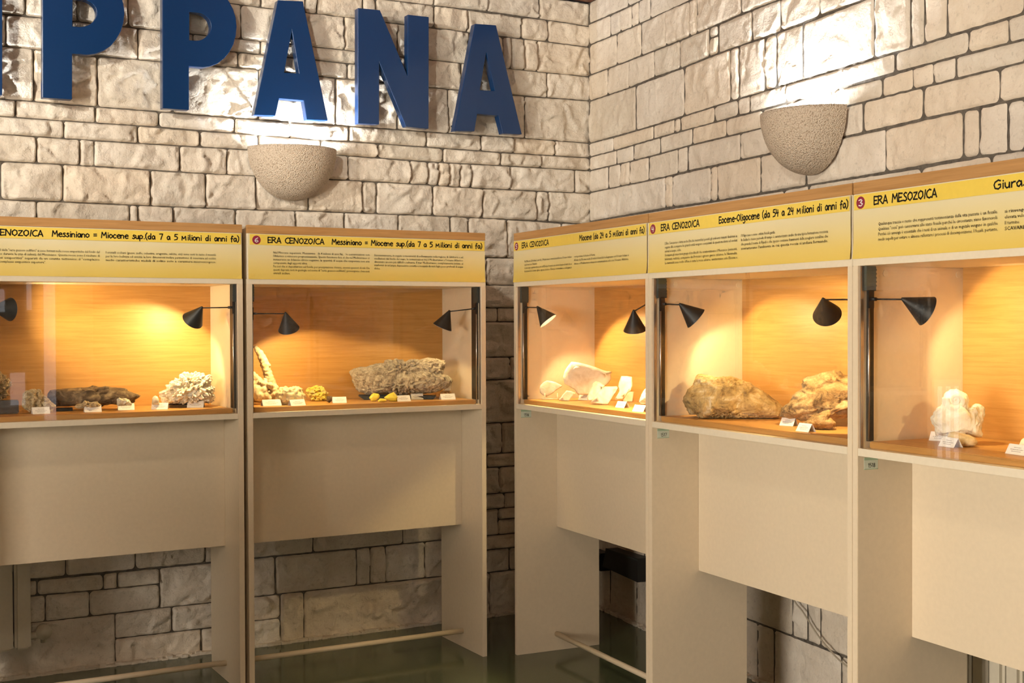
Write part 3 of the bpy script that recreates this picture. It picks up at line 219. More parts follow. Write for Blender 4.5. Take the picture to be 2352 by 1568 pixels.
('ammonite_rock', 'R', 2.582, 0.225, -0.8426, 0.11, [(-0.075, 1.287), (-0.065, 1.299), (-0.055, 1.319), (-0.042, 1.324), (-0.044, 1.345), (-0.035, 1.361), (-0.022, 1.37), (-0.003, 1.374), (0.015, 1.369), (0.029, 1.357), (0.033, 1.345), (0.029, 1.324), (0.035, 1.321), (0.043, 1.326), (0.051, 1.333), (0.064, 1.33), (0.074, 1.32), (0.074, 1.297), (0.068, 1.269), (0.069, 1.238), (0.056, 1.234), (0.035, 1.239), (-0.022, 1.238), (-0.058, 1.238), (-0.063, 1.266)]),
('potato_stone', 'R', 2.663, 0.165, -0.8466, 0.055, [(-0.042, 1.244), (-0.037, 1.255), (-0.022, 1.258), (-0.005, 1.254), (0.019, 1.249), (0.035, 1.241), (0.042, 1.23), (0.035, 1.218), (0.016, 1.215), (-0.005, 1.215), (-0.021, 1.221), (-0.037, 1.231)]),
('edge_stone', 'R', 2.757, 0.328, -0.8924, 0.06, [(-0.03, 1.215), (-0.019, 1.235), (-0.011, 1.241), (0.012, 1.24), (0.028, 1.227), (0.03, 1.215)])]
STALAGMITE = [(-1.028, 0.29, 1.472, 0.00888), (-1.019, 0.29, 1.459, 0.013319999999999999), (-1.006, 0.29, 1.444, 0.01628), (-0.997, 0.29, 1.426, 0.01924), (-0.988, 0.29, 1.409, 0.02146), (-0.983, 0.29, 1.391, 0.022199999999999998), (-0.977, 0.29, 1.371, 0.02072), (-0.97, 0.29, 1.351, 0.02072), (-0.965, 0.29, 1.334, 0.022199999999999998), (-0.959, 0.29, 1.316, 0.02442), (-0.955, 0.29, 1.298, 0.026639999999999997), (-0.955, 0.29, 1.279, 0.03108), (-0.962, 0.29, 1.257, 0.03108), (-1.06, 0.26, 1.335, 0.018), (-1.051, 0.26, 1.348, 0.016), (-1.038, 0.26, 1.334, 0.018), (-1.026, 0.25, 1.326, 0.017), (-1.027, 0.24, 1.309, 0.02), (-1.003, 0.23, 1.324, 0.012), (-1.009, 0.22, 1.307, 0.017), (-1.018, 0.22, 1.279, 0.026), (-1.047, 0.22, 1.276, 0.028), (-1.056, 0.26, 1.292, 0.032), (-1.037, 0.21, 1.254, 0.024), (-1.004, 0.21, 1.258, 0.018), (-0.978, 0.22, 1.252, 0.017), (-0.957, 0.25, 1.272, 0.022), (-0.941, 0.27, 1.288, 0.016), (-0.966, 0.25, 1.268, 0.024), (-1.008, 0.25, 1.256, 0.03), (-0.968, 0.275, 1.389, 0.009), (-0.985, 0.233, 1.259, 0.012771161393394181), (-0.981, 0.216, 1.246, 0.00817403136970169), (-0.968, 0.204, 1.261, 0.013405402950503737), (-1.001, 0.22, 1.3, 0.011262565155415582), (-1.035, 0.232, 1.305, 0.009676894196066661), (-0.982, 0.205, 1.295, 0.012782881948587227), (-0.986, 0.23, 1.302, 0.008010649173215208), (-1.019, 0.231, 1.305, 0.013894526652955552), (-1.015, 0.224, 1.245, 0.011235340813224864), (-1.019, 0.234, 1.247, 0.01214385164664145), (-0.971, 0.206, 1.281, 0.010167139608334305), (-1.028, 0.221, 1.317, 0.009808154604616775), (-1.043, 0.211, 1.27, 0.010027381169767192), (-0.974, 0.217, 1.273, 0.009894758635078665), (-0.988, 0.201, 1.304, 0.013850597378865412), (-0.976, 0.228, 1.251, 0.00810840521227118), (-1.016, 0.202, 1.277, 0.00805447032091717), (-1.024, 0.226, 1.246, 0.009179130023078049), (-0.966, 0.212, 1.244, 0.010066290878318071), (-0.995, 0.226, 1.258, 0.008648317214388997), (-0.97, 0.233, 1.249, 0.008219789479656965), (-1.029, 0.232, 1.295, 0.011664965228555747), (-1.015, 0.211, 1.249, 0.011270864222589433), (-1.019, 0.205, 1.309, 0.008469177393323441), (-0.99, 0.202, 1.243, 0.008969176786547697), (-0.963, 0.208, 1.266, 0.01043532812737643), (-0.993, 0.215, 1.254, 0.010733990608943988), (-1.037, 0.217, 1.25, 0.008196327319815655), (-0.967, 0.233, 1.292, 0.01238998654026006), (-0.99, 0.215, 1.257, 0.008639783658183554), (-1.029, 0.216, 1.256, 0.009768877557271826), (-0.959, 0.216, 1.248, 0.013856045418479786), (-1.003, 0.21, 1.263, 0.01087425470087091), (-1.002, 0.235, 1.31, 0.010262004486712292)]
CARDS = [('L', -2.004, 0.122, -1.936, 0.127), ('L', -1.802, 0.124, -1.734, 0.122), ('L', -1.656, 0.183, -1.589, 0.176), ('L', -1.524, 0.159, -1.461, 0.131), ('L', -1.365, 0.188, -1.302, 0.156), ('L', -1.05, 0.185, -0.964, 0.236), ('L', -0.942, 0.049, -0.87, 0.061), ('L', -0.712, 0.145, -0.65, 0.131), ('L', -0.416, 0.088, -0.348, 0.089), ('L', -0.3, 0.193, -0.243, 0.179), ('L', -0.184, 0.105, -0.113, 0.097), ('R', 0.197, 0.238, 0.223, 0.267), ('R', 0.735, 0.124, 0.792, 0.135), ('R', 0.97, 0.067, 1.015, 0.083), ('R', 1.814, 0.16, 1.869, 0.176), ('R', 2.021, 0.068, 2.069, 0.068), ('R', 2.48, 0.211, 2.534, 0.232), ('R', 2.618, 0.115, 2.689, 0.104), ('R', 2.861, 0.121, 2.934, 0.115)]
LAMPS = [('L', 'x7r', (-1.326, 0.06, 1.655), (-0.303, 0.674, -0.674), 1.648), ('L', 'x7l', (-2.172, 0.06, 1.642), (0.891, 0.452, -0.041), 1.645), ('L', 'x6l', (-0.964, 0.06, 1.633), (0.328, 0.429, -0.842), 1.621), ('L', 'x6r', (-0.153, 0.07, 1.644), (-0.305, 0.281, -0.91), 1.646), ('R', 'r0', (0.125, 0.055, 1.659), (0.415, 0.47, -0.779), 1.65), ('R', 'r1l', (1.012, 0.05, 1.635), (-0.255, 0.222, -0.941), 1.664), ('R', 'r1', (1.33, 0.055, 1.654), (0.263, 0.701, -0.663), 1.649), ('R', 'r2l', (2.18, 0.05, 1.658), (-0.502, 0.617, -0.606), 1.647), ('R', 'r2', (2.523, 0.055, 1.65), (0.324, 0.841, -0.433), 1.647), ('R', 'r3l', (3.355, 0.05, 1.658), (-0.55, 0.42, -0.72), 1.647)]


RA_R = -0.05757                 # heading of the cabinet run along the second wall
ORIG = {'L': (-1.0241, -0.7082), 'R': (-0.8917, -0.7398)}
AW = -0.10825                   # the second wall is not square to the first
WE = Vector((math.sin(AW), -math.cos(AW), 0))
WN = Vector((-math.cos(AW), -math.sin(AW), 0))
ZSH = 1.215                   # top of the wooden display shelves
CEIL = 3.36

# ---------------------------------------------------------------- materials
def new_mat(name):
    m = bpy.data.materials.new(name); m.use_nodes = True
    nt = m.node_tree; b = nt.nodes['Principled BSDF']
    return m, nt, b
def N(nt, t, **kw):
    n = nt.nodes.new(t)
    for k, v in kw.items(): setattr(n, k, v)
    return n
def ramp(nt, fac, stops):
    r = N(nt, 'ShaderNodeValToRGB'); e = r.color_ramp.elements
    while len(e) > 1: e.remove(e[-1])
    e[0].position = stops[0][0]; e[0].color = (*stops[0][1], 1)
    for p, c in stops[1:]:
        x = e.new(p); x.color = (*c, 1)
    nt.links.new(fac, r.inputs[0])
    return r.outputs[0]
def tex(nt, scale, detail=4, rough=0.55, vec=None, kind='NOISE', dist=0.0):
    if kind == 'NOISE':
        t = N(nt, 'ShaderNodeTexNoise'); t.inputs['Scale'].default_value = scale
        t.inputs['Detail'].default_value = detail; t.inputs['Roughness'].default_value = rough
        t.inputs['Distortion'].default_value = dist
        o = t.outputs[0]
    else:
        t = N(nt, 'ShaderNodeTexVoronoi'); t.feature = kind; t.inputs['Scale'].default_value = scale
        o = t.outputs[0]
    if vec is not None: nt.links.new(vec, t.inputs['Vector'])
    return o
def coords(nt, which='Object', scale=None):
    c = N(nt, 'ShaderNodeTexCoord').outputs[which]
    if scale:
        m = N(nt, 'ShaderNodeMapping'); m.inputs['Scale'].default_value = scale
        nt.links.new(c, m.inputs[0]); c = m.outputs[0]
    return c
def mix(nt, a, b, fac, mode='MIX'):
    m = N(nt, 'ShaderNodeMix', data_type='RGBA', blend_type=mode)
    for s, v in ((m.inputs[6], a), (m.inputs[7], b)):
        if isinstance(v, tuple): s.default_value = (*v, 1)
        else: nt.links.new(v, s)
    if isinstance(fac, (int, float)): m.inputs[0].default_value = fac
    else: nt.links.new(fac, m.inputs[0])
    return m.outputs[2]
def bump(nt, b, h, strength, dist=0.01, prev=None):
    n = N(nt, 'ShaderNodeBump'); n.inputs['Strength'].default_value = strength; n.inputs['Distance'].default_value = dist
    nt.links.new(h, n.inputs['Height'])
    if prev: nt.links.new(prev, n.inputs['Normal'])
    nt.links.new(n.outputs[0], b.inputs['Normal'])
    return n.outputs[0]
def plain(name, col, rough=0.5, spec=0.5, metal=0.0, coat=0.0, emit=None):
    m, nt, b = new_mat(name)
    b.inputs['Base Color'].default_value = (*col, 1); b.inputs['Roughness'].default_value = rough
    b.inputs['Specular IOR Level'].default_value = spec; b.inputs['Metallic'].default_value = metal
    b.inputs['Coat Weight'].default_value = coat; b.inputs['Coat Roughness'].default_value = 0.08
    if emit:
        b.inputs['Emission Color'].default_value = (*emit[0], 1); b.inputs['Emission Strength'].default_value = emit[1]
    # a trace of grain so that no surface is perfectly even
    v = tex(nt, 60, 3, vec=coords(nt))
    c = mix(nt, tuple(x*0.93 for x in col), tuple(min(1, x*1.05) for x in col), v)
    nt.links.new(c, b.inputs['Base Color'])
    return m

def stone_material(name, dark, light, bstr):
    m, nt, b = new_mat(name)
    co = coords(nt)
    rnd = N(nt, 'ShaderNodeObjectInfo').outputs['Random']
    big = tex(nt, 5, 6, .6, co); fine = tex(nt, 55, 6, .65, co)
    c = ramp(nt, big, [(.30, dark), (.50, tuple((a+b_)/2 for a, b_ in zip(dark, light))), (.68, light)])
    c = mix(nt, c, tuple(x*.62 for x in dark), ramp(nt, fine, [(.28, (.5, .5, .5)), (.44, (0, 0, 0))]))
    tint = ramp(nt, rnd, [(0, (.90, .88, .84)), (.5, (1, 1, 1)), (1, (1.0, .95, .88))])
    c = mix(nt, c, tint, 1.0, 'MULTIPLY')
    nt.links.new(c, b.inputs['Base Color'])
    b.inputs['Roughness'].default_value = .95; b.inputs['Specular IOR Level'].default_value = .08
    n1 = tex(nt, 30, 6, .66, co, dist=.15)
    bump(nt, b, n1, bstr, .014)
    return m
def wood_material(name, dark, light, along, rough=.42):
    m, nt, b = new_mat(name)
    sc = {'x': (1.3, 12, 30), 'z': (9, 9, .7)}[along]
    co = coords(nt, 'Object', sc)
    g = tex(nt, 3.2, 6, .62, co, dist=.7)
    g2 = tex(nt, 1.1, 3, .5, co, dist=1.5)
    c = ramp(nt, g, [(.28, dark), (.55, light), (.75, tuple(min(1, x*1.12) for x in light))])
    c = mix(nt, c, dark, ramp(nt, g2, [(.45, (.0, .0, .0)), (.65, (.2, .2, .2))]))
    nt.links.new(c, b.inputs['Base Color']); b.inputs['Roughness'].default_value = rough
    b.inputs['Specular IOR Level'].default_value = .35
    bump(nt, b, g, .08, .002)
    return m
M = {}
M['stone'] = stone_material('limestone', (.66, .575, .47), (.82, .75, .645), .8)
M['stone_r'] = stone_material('limestone_smoother', (.66, .575, .47), (.78, .71, .61), .6)
m, nt, b = new_mat('mortar'); co = coords(nt); v = tex(nt, 30, 6, .7, co)
nt.links.new(ramp(nt, v, [(.3, (.055, .045, .035)), (.7, (.17, .145, .115))]), b.inputs['Base Color'])
b.inputs['Roughness'].default_value = .95; bump(nt, b, v, .8, .01); M['mortar'] = m
m, nt, b = new_mat('green_terrazzo'); co = coords(nt)
v = tex(nt, 170, 2, vec=co, kind='F1'); w = tex(nt, 320, 3, .6, co)
c = ramp(nt, w, [(.30, (.030, .042, .020)), (.50, (.075, .096, .052)), (.66, (.14, .165, .10))])
c = mix(nt, c, (.18, .20, .13), ramp(nt, v, [(.12, (.5, .5, .5)), (.3, (0, 0, 0))]))
nt.links.new(c, b.inputs['Base Color']); b.inputs['Roughness'].default_value = .13
b.inputs['Specular IOR Level'].default_value = .55; M['floor'] = m
M['cream'] = plain('cream_laminate', (.72, .60, .43), .38, .4)
M['cream_edge'] = plain('cream_edge_band', (.74, .65, .49), .4, .4)
M['bar'] = plain('cream_paint', (.72, .61, .44), .4, .4)
M['wood'] = wood_material('beech', (.43, .205, .052), (.52, .265, .075), 'x')
M['trim_wood'] = wood_material('beech_trim', (.36, .18, .058), (.46, .245, .088), 'x', .5)
M['ceiling'] = wood_material('dark_ceiling_boards', (.10, .035, .018), (.20, .075, .035), 'x')
M['plaster'] = plain('cream_plaster', (.66, .60, .50), .8, .2)
M['blue'] = plain('blue_enamel', (.0004, .030, .112), .3, .5, coat=.3)
M['black'] = plain('black_metal', (.018, .017, .016), .45, .4)
M['grey_black'] = plain('charcoal_plastic', (.045, .05, .045), .6, .3)
M['chrome'] = plain('brushed_steel', (.45, .42, .40), .3, .5, metal=1.0)
M['white_inside'] = plain('white_enamel', (.85, .83, .78), .5, .3)
M['bulb'] = plain('lamp_bulb', (1, .9, .7), .5, emit=((1.0, .80, .50), 45))
M['cool_bulb'] = plain('cool_lamp_bulb', (1, 1, 1), .5, emit=((.92, .96, 1.0), 12))
M['yellow'] = plain('sign_band_yellow', (.80, .58, .085), .42, .5, coat=.5)
M['badge'] = plain('sign_badge_red', (.25, .012, .045), .4, .5, coat=.4)
M['ink'] = plain('sign_ink', (.012, .010, .008), .6, .2)
M['paper'] = plain('white_card', (.84, .80, .74), .7, .2)
M['cardink'] = plain('card_ink', (.34, .30, .28), .8, .1)
M['white_ink'] = plain('white_print', (.82, .80, .76), .6, .2)
M['radiator'] = plain('radiator_enamel', (.60, .54, .42), .4, .4)
M['cable'] = plain('cable_sheath', (.42, .36, .27), .5, .3)
M['glow_pane'] = plain('glowing_pane', (.8, .82, .86), .6, emit=((.92, .95, 1.0), 2.2))
M['sticker'] = plain('sticker_paper', (.62, .66, .54), .6, .3)
M['sticker_green'] = plain('sticker_green', (.38, .50, .34), .6, .3)
m, nt, b = new_mat('sign_sheet_print')             # cream paper printed with a wash that turns yellow towards the bottom
sep = N(nt, 'ShaderNodeSeparateXYZ'); nt.links.new(coords(nt, 'Generated'), sep.inputs[0])
c = ramp(nt, sep.outputs[2], [(.0, (.74, .53, .10)), (.20, (.75, .56, .15)), (.48, (.74, .61, .28)), (.74, (.73, .64, .39)), (1, (.75, .66, .42))])
nt.links.new(c, b.inputs['Base Color']); b.inputs['Roughness'].default_value = .4
b.inputs['Coat Weight'].default_value = .6; b.inputs['Coat Roughness'].default_value = .12
wv = tex(nt, 7, 3, .5, coords(nt, 'Object', (1, 1, .5)), dist=.6); bump(nt, b, wv, .25, .01); M['sheet'] = m
m, nt, b = new_mat('clear_glass')                  # thin pane: passes light straight, reflects by angle
nt.nodes.remove(b)
tr = N(nt, 'ShaderNodeBsdfTransparent'); gl = N(nt, 'ShaderNodeBsdfGlossy'); gl.inputs['Roughness'].default_value = 0.0
fr = N(nt, 'ShaderNodeFresnel'); fr.inputs['IOR'].default_value = 1.5
tr.inputs[0].default_value = (.985, .99, .985, 1)
geo = N(nt, 'ShaderNodeNewGeometry'); one = N(nt, 'ShaderNodeMath', operation='SUBTRACT'); one.inputs[0].default_value = 1.0; nt.links.new(geo.outputs['Backfacing'], one.inputs[1])
ff = N(nt, 'ShaderNodeMath', operation='MULTIPLY'); nt.links.new(fr.outputs[0], ff.inputs[0]); nt.links.new(one.outputs[0], ff.inputs[1])
f2 = N(nt, 'ShaderNodeMath', operation='MULTIPLY'); nt.links.new(ff.outputs[0], f2.inputs[0]); f2.inputs[1].default_value = 1.15   # both faces of the pane
ms = N(nt, 'ShaderNodeMixShader'); nt.links.new(f2.outputs[0], ms.inputs[0]); nt.links.new(tr.outputs[0], ms.inputs[1]); nt.links.new(gl.outputs[0], ms.inputs[2])
nt.links.new(ms.outputs[0], nt.nodes['Material Output'].inputs[0]); M['glass'] = m
m, nt, b = new_mat('carved_sandstone')             # bush-hammered bowls of the wall lamps
co = coords(nt); v = tex(nt, 185, 2, vec=co, kind='F1'); w = tex(nt, 14, 4, .6, co)
c = ramp(nt, v, [(.0, (.70, .60, .47)), (.5, (.62, .51, .39)), (.85, (.40, .31, .22))])
c = mix(nt, c, (.44, .34, .24), ramp(nt, w, [(.6, (0, 0, 0)), (.75, (.5, .5, .5))]))
nt.links.new(c, b.inputs['Base Color']); b.inputs['Roughness'].default_value = .9
inv = N(nt, 'ShaderNodeMath', operation='SUBTRACT'); inv.inputs[0].default_value = 1.0; nt.links.new(v, inv.inputs[1])
bump(nt, b, inv.outputs[0], .8, .006); M['sconce'] = m
def rock_mat(name, cols, scale=22, rough=.85, bs=.6, spec=.3, bscale=60, bd=.008):
    m, nt, b = new_mat(name); co = coords(nt)
    v = tex(nt, scale, 6, .65, co, dist=.8)
    nt.links.new(ramp(nt, v, [(.30+.42*i/(len(cols)-1), c) for i, c in enumerate(cols)]), b.inputs['Base Color'])
    b.inputs['Roughness'].default_value = rough; b.inputs['Specular IOR Level'].default_value = spec
    bump(nt, b, tex(nt, bscale, 6, .65, co), bs, bd)
    return m
M['r_tan'] = rock_mat('tan_crystal', [(.22, .15, .07), (.46, .34, .18), (.66, .54, .34)], 60, .6)
M['r_brown'] = rock_mat('brown_slab', [(.045, .028, .014), (.15, .095, .05), (.36, .25, .13)], 26)
M['r_white'] = rock_mat('white_crystal', [(.68, .55, .36), (.80, .72, .56), (.86, .82, .72)], 30, .45, .5, .5)
M['r_clear'] = rock_mat('milky_crystal', [(.42, .36, .24), (.58, .52, .38), (.70, .66, .52)], 40, .25, .3, .6)
M['r_dark'] = rock_mat('smoky_block', [(.02, .010, .006), (.05, .024, .012), (.08, .04, .02)], 12, .12, .1, .6)
M['r_coral'] = rock_mat('cream_calcite', [(.52, .35, .17), (.66, .50, .29), (.74, .62, .42)], 20, .6, .35)
M['r_yellowish'] = rock_mat('yellowed_calcite', [(.52, .36, .13), (.64, .50, .28), (.68, .55, .20)], 24, .55, .35)
M['r_sulphur_rock'] = rock_mat('sulphur_crust', [(.58, .46, .28), (.66, .53, .10), (.72, .60, .06)], 30, .55, .5)
M['r_sulphur'] = rock_mat('sulphur_crystal', [(.72, .55, .05), (.80, .64, .06), (.86, .74, .16)], 18, .35, .2, .5)
M['r_grey'] = rock_mat('grey_tan_crust', [(.22, .165, .11), (.46, .375, .27), (.62, .53, .40)], 55, .85, 1.0, .3, 90, .012)
M['r_orange'] = rock_mat('orange_matrix', [(.28, .12, .03), (.50, .26, .08), (.62, .38, .14)], 40, .6)
M['r_plate'] = rock_mat('white_limestone', [(.62, .50, .34), (.78, .70, .56), (.84, .79, .68)], 14, .9, .4)
M['r_boulder'] = rock_mat('ochre_boulder', [(.14, .085, .04), (.40, .255, .10), (.54, .365, .16), (.74, .63, .45)], 18, .9, .8, .2, 45, .014)
M['r_boulder2'] = rock_mat('brown_fossil_rock', [(.07, .04, .02), (.30, .18, .075), (.46, .30, .14), (.60, .45, .26)], 24, .85, .9, .3, 40, .014)
M['r_ammonite'] = rock_mat('cream_fossil', [(.70, .56, .36), (.84, .76, .60), (.88, .83, .72)], 16, .9, .4)
M['r_potato'] = rock_mat('ochre_pebble', [(.52, .38, .18), (.66, .51, .28), (.72, .58, .36)], 60, .8, .4)

# ---------------------------------------------------------------- mesh helpers
def link(name, bm, mat, parent=None, smooth=False):
    me = bpy.data.meshes.new(name); bm.to_mesh(me); bm.free()
    if smooth: me.polygons.foreach_set('use_smooth', [True]*len(me.polygons))
    me.materials.append(mat)
    o = bpy.data.objects.new(name, me); COL.objects.link(o)
    if parent is not None: o.parent = parent
    return o
def tag(o, label=None, cat=None, group=None, kind=None):
    for k, v in (('label', label), ('category', cat), ('group', group), ('kind', kind)):
        if v: o[k] = v
    return o
def empty(name, loc=(0, 0, 0), rz=0.0, **kw):
    o = bpy.data.objects.new(name, None); COL.objects.link(o)
    o.location = loc; o.rotation_euler = (0, 0, rz); o.empty_display_size = .1
    return tag(o, **kw)
def add_box(bm, x0, x1, y0, y1, z0, z1, bev=0.0):
    vs = [bm.verts.new((x, y, z)) for x in (x0, x1) for y in (y0, y1) for z in (z0, z1)]
    fs = [(0, 1, 3, 2), (4, 6, 7, 5), (0, 4, 5, 1), (2, 3, 7, 6), (0, 2, 6, 4), (1, 5, 7, 3)]
    f = [bm.faces.new([vs[i] for i in q]) for q in fs]
    if bev:
        es = {e for fc in f for e in fc.edges}
        bmesh.ops.bevel(bm, geom=list(es), offset=bev, segments=2, affect='EDGES')
    return vs
def box(name, x0, x1, y0, y1, z0, z1, mat, parent=None, bev=.0012):
    bm = bmesh.new(); add_box(bm, x0, x1, y0, y1, z0, z1, bev)
    bmesh.ops.recalc_face_normals(bm, faces=bm.faces)
    return link(name, bm, mat, parent)
def add_tube(bm, p0, p1, r0, r1=None, n=16, cap=True):
    r1 = r0 if r1 is None else r1
    p0, p1 = Vector(p0), Vector(p1); d = (p1-p0).normalized()
    a = d.orthogonal().normalized(); c = d.cross(a)
    A = [bm.verts.new(p0 + (a*math.cos(t)+c*math.sin(t))*r0) for t in (2*math.pi*i/n for i in range(n))]
    B = [bm.verts.new(p1 + (a*math.cos(t)+c*math.sin(t))*r1) for t in (2*math.pi*i/n for i in range(n))]
    for i in range(n): bm.faces.new((A[i], A[(i+1) % n], B[(i+1) % n], B[i]))
    if cap: bm.faces.new(A[::-1]); bm.faces.new(B)
def tube(name, p0, p1, r, mat, parent=None, r1=None, n=16):
    bm = bmesh.new(); add_tube(bm, p0, p1, r, r1, n)
    o = link(name, bm, mat, parent)
    for p in o.data.polygons: p.use_smooth = len(p.vertices) == 4
    return o
def extrude_poly(bm, outer, holes, to3, depth_dir, bev=0.0):
    """flat outline (with holes) filled and given thickness along depth_dir"""
    es = []
    for loop in [outer]+holes:
        vs = [bm.verts.new(to3(*p)) for p in loop]
        es += [bm.edges.new((vs[i], vs[(i+1) % len(vs)])) for i in range(len(vs))]
    r = bmesh.ops.triangle_fill(bm, edges=es, use_beauty=True)
    fs = [g for g in r['geom'] if isinstance(g, bmesh.types.BMFace)]
    ex = bmesh.ops.extrude_face_region(bm, geom=fs)
    bmesh.ops.translate(bm, verts=[g for g in ex['geom'] if isinstance(g, bmesh.types.BMVert)], vec=depth_dir)
    bmesh.ops.recalc_face_normals(bm, faces=bm.faces)
fbm = lambda p, o=4: noise.fractal(p, 1.0, 2.0, o, noise_basis='PERLIN_ORIGINAL')

# ---------------------------------------------------------------- the room
XL, YF = -7.0, -10.0
floor = tag(box('floor', XL-.3, .6, YF-.3, .4, -.12, 0, M['floor'], bev=0), kind='structure')
ceiling = empty('ceiling', (0, 0, 0), kind='structure')
box('ceiling_slab', XL-.3, .6, YF-.3, .4, CEIL+.03, CEIL+.16, M['ceiling'], ceiling, 0)
y = .0; bm_src = None
for i in range(58):                                   # boards of the timber ceiling
    if bm_src is None:
        p = box('ceiling_board', XL, .3, -.168, 0, CEIL, CEIL+.03, M['ceiling'], ceiling, .004); bm_src = p
    else:
        p = bm_src.copy(); COL.objects.link(p); p.location.y = -.172*i
MORT_R = .010; MORT = .024                                            # the mortar lies this far behind the mean stone face
wall_back = tag(box('wall_back', XL-.3, .3, MORT, MORT+.3, 0, CEIL, M['mortar'], bev=0), kind='structure')
bm = bmesh.new()
def rw(t, off, z): return WE*t + WN*off + Vector((0, 0, z))
vs = [bm.verts.new(rw(t, o, z)) for t in (-.3, 10.4) for o in (-MORT_R, -MORT_R-.3) for z in (0, CEIL)]
for q in [(0, 1, 3, 2), (4, 6, 7, 5), (0, 4, 5, 1), (2, 3, 7, 6), (0, 2, 6, 4), (1, 5, 7, 3)]: bm.faces.new([vs[i] for i in q])
bmesh.ops.recalc_face_normals(bm, faces=bm.faces)
wall_right = tag(link('wall_right', bm, M['mortar']), kind='structure')

def stone_shell(bm, q, to3, seed, amp, step, gap=.0024, MORT=MORT):
    """one split-faced block: rounded arrises, a hewn face of a few broken planes"""
    P = [Vector((q[i], q[i+1], 0)) for i in (0, 2, 4, 6)]
    c = sum(P, Vector())/4
    w = ((P[1]-P[0]).length+(P[2]-P[3]).length)/2; h = ((P[3]-P[0]).length+(P[2]-P[1]).length)/2
    hx, hz = w/2-(gap if gap < .003 else .0055), h/2-gap
    if hx < .004 or hz < .004: return
    rnd = random.Random(seed)
    nx = max(4, int(2*hx/step)); nz = max(4, int(2*hz/step))
    cr = min(.012*rnd.uniform(.3, 1.7), hx*.7, hz*.7); ew = min(.006, hx*.7, hz*.7)
    pl = [(rnd.uniform(-1, 1), rnd.uniform(-1, 1), rnd.uniform(.002, .012)) for _ in range(5)]
    lift = rnd.uniform(-.006, .005)
    V = {}
    for i in range(nx+1):
        for j in range(nz+1):
            # denser rows close to the arrises
            f = lambda k, n: math.sin((k/n-.5)*math.pi)*.35 + (k/n*2-1)*.65
            a, b_ = f(i, nx)*hx, f(j, nz)*hz
            da, db = abs(a)-(hx-cr), abs(b_)-(hz-cr)
            ed = min(hx-abs(a), hz-abs(b_))
            if da > 0 and db > 0:
                mm = max(da, db); l = math.hypot(da, db); k = mm/l
                a = math.copysign(hx-cr+da*k, a); b_ = math.copysign(hz-cr+db*k, b_)
                ed = cr-mm if mm < cr else 0
            # uneven outline
            s, t = (a/(w/2)+1)/2, (b_/(h/2)+1)/2
            p = (P[0]*(1-s)+P[1]*s)*(1-t) + (P[3]*(1-s)+P[2]*s)*t
            wob = .0028*noise.noise(Vector((p.x*28, p.y*28, seed*.37)))
            p = p + (p-c).normalized()*wob
            e = min(1, max(0, ed/ew)); prof = math.sqrt(max(0, 1-(1-e)**2))
            q3 = Vector((p.x*7, p.y*7, seed*1.7))
            n1 = fbm(q3, 2); n4 = .25-abs(noise.noise(q3*4.1+Vector((0, n1*.8, 0))))
            # broken planes: each scar is a tilted facet, its neighbours met over a narrow crest
            qv = Vector((p.x*11+n1*.9, p.y*14+.9*noise.noise(q3*1.3), seed*1.7))
            dd, pts = noise.voronoi(qv)
            def scar(c_):
                r1, r2, r3 = noise.cell(c_*5.1), noise.cell(c_*3.7+Vector((9, 2, 4))), noise.cell(c_*7.9+Vector((1, 8, 3)))
                return r1*.0035 + (qv.x-c_.x)/11*r2*.24 + (qv.y-c_.y)/14*r3*.24
            wgt = min(1, (dd[1]-dd[0])/.09); h0, h1 = scar(pts[0]), scar(pts[1])
            sc_ = h0*(.5+.5*wgt)+h1*(.5-.5*wgt)
            fac = max(-.014, min(.010, min(x_*(p.x-c.x)*.22+z_*(p.y-c.y)*.22+k_ for x_, z_, k_ in pl)))
            rel = max(-.013, min(.018, amp*(n1*.004+sc_*1.25+n4*.007+fac*.6)))
            off = -MORT*1.02 + prof*(MORT + lift*.6 + rel)
            V[i, j] = bm.verts.new(to3(p.x, max(off, -MORT*1.02 if prof < .5 else -MORT*.7), p.y))
    for i in range(nx):
        for j in range(nz):
            bm.faces.new((V[i, j], V[i+1, j], V[i+1, j+1], V[i, j+1]))
def lay(wall, table, to3, mat, amp, step, gap, mort):
    hidden = bmesh.new()
    for k, s in enumerate(table):
        if s[0]:
            bm = bmesh.new(); stone_shell(bm, s[1:], to3, k+1, amp, step, gap, mort)
            if not bm.faces: bm.free(); continue
            bmesh.ops.recalc_face_normals(bm, faces=bm.faces)
            link('stone', bm, mat, wall, smooth=True)
        else:
            stone_shell(hidden, s[1:], to3, k+1, amp, .05, gap, mort)
    bmesh.ops.recalc_face_normals(hidden, faces=hidden.faces)
    tag(link('stone_courses', hidden, mat, wall, smooth=True), kind='stuff')
lay(wall_back, STONES_BACK, lambda u, o, z: Vector((u, -o, z)), M['stone'], 1.0, .009, .0024, MORT)
lay(wall_right, STONES_RIGHT, lambda u, o, z: rw(u, o, z), M['stone_r'], .42, .010, .0036, MORT_R)
# normals of open shells must look into the room
for o in list(wall_back.children)+list(wall_right.children):
    nrm = Vector((0, -1, 0)) if o.parent is wall_back else WN
    pol = max(o.data.polygons, key=lambda p: p.area)
    if pol.normal.dot(nrm) < 0: o.data.flip_normals()

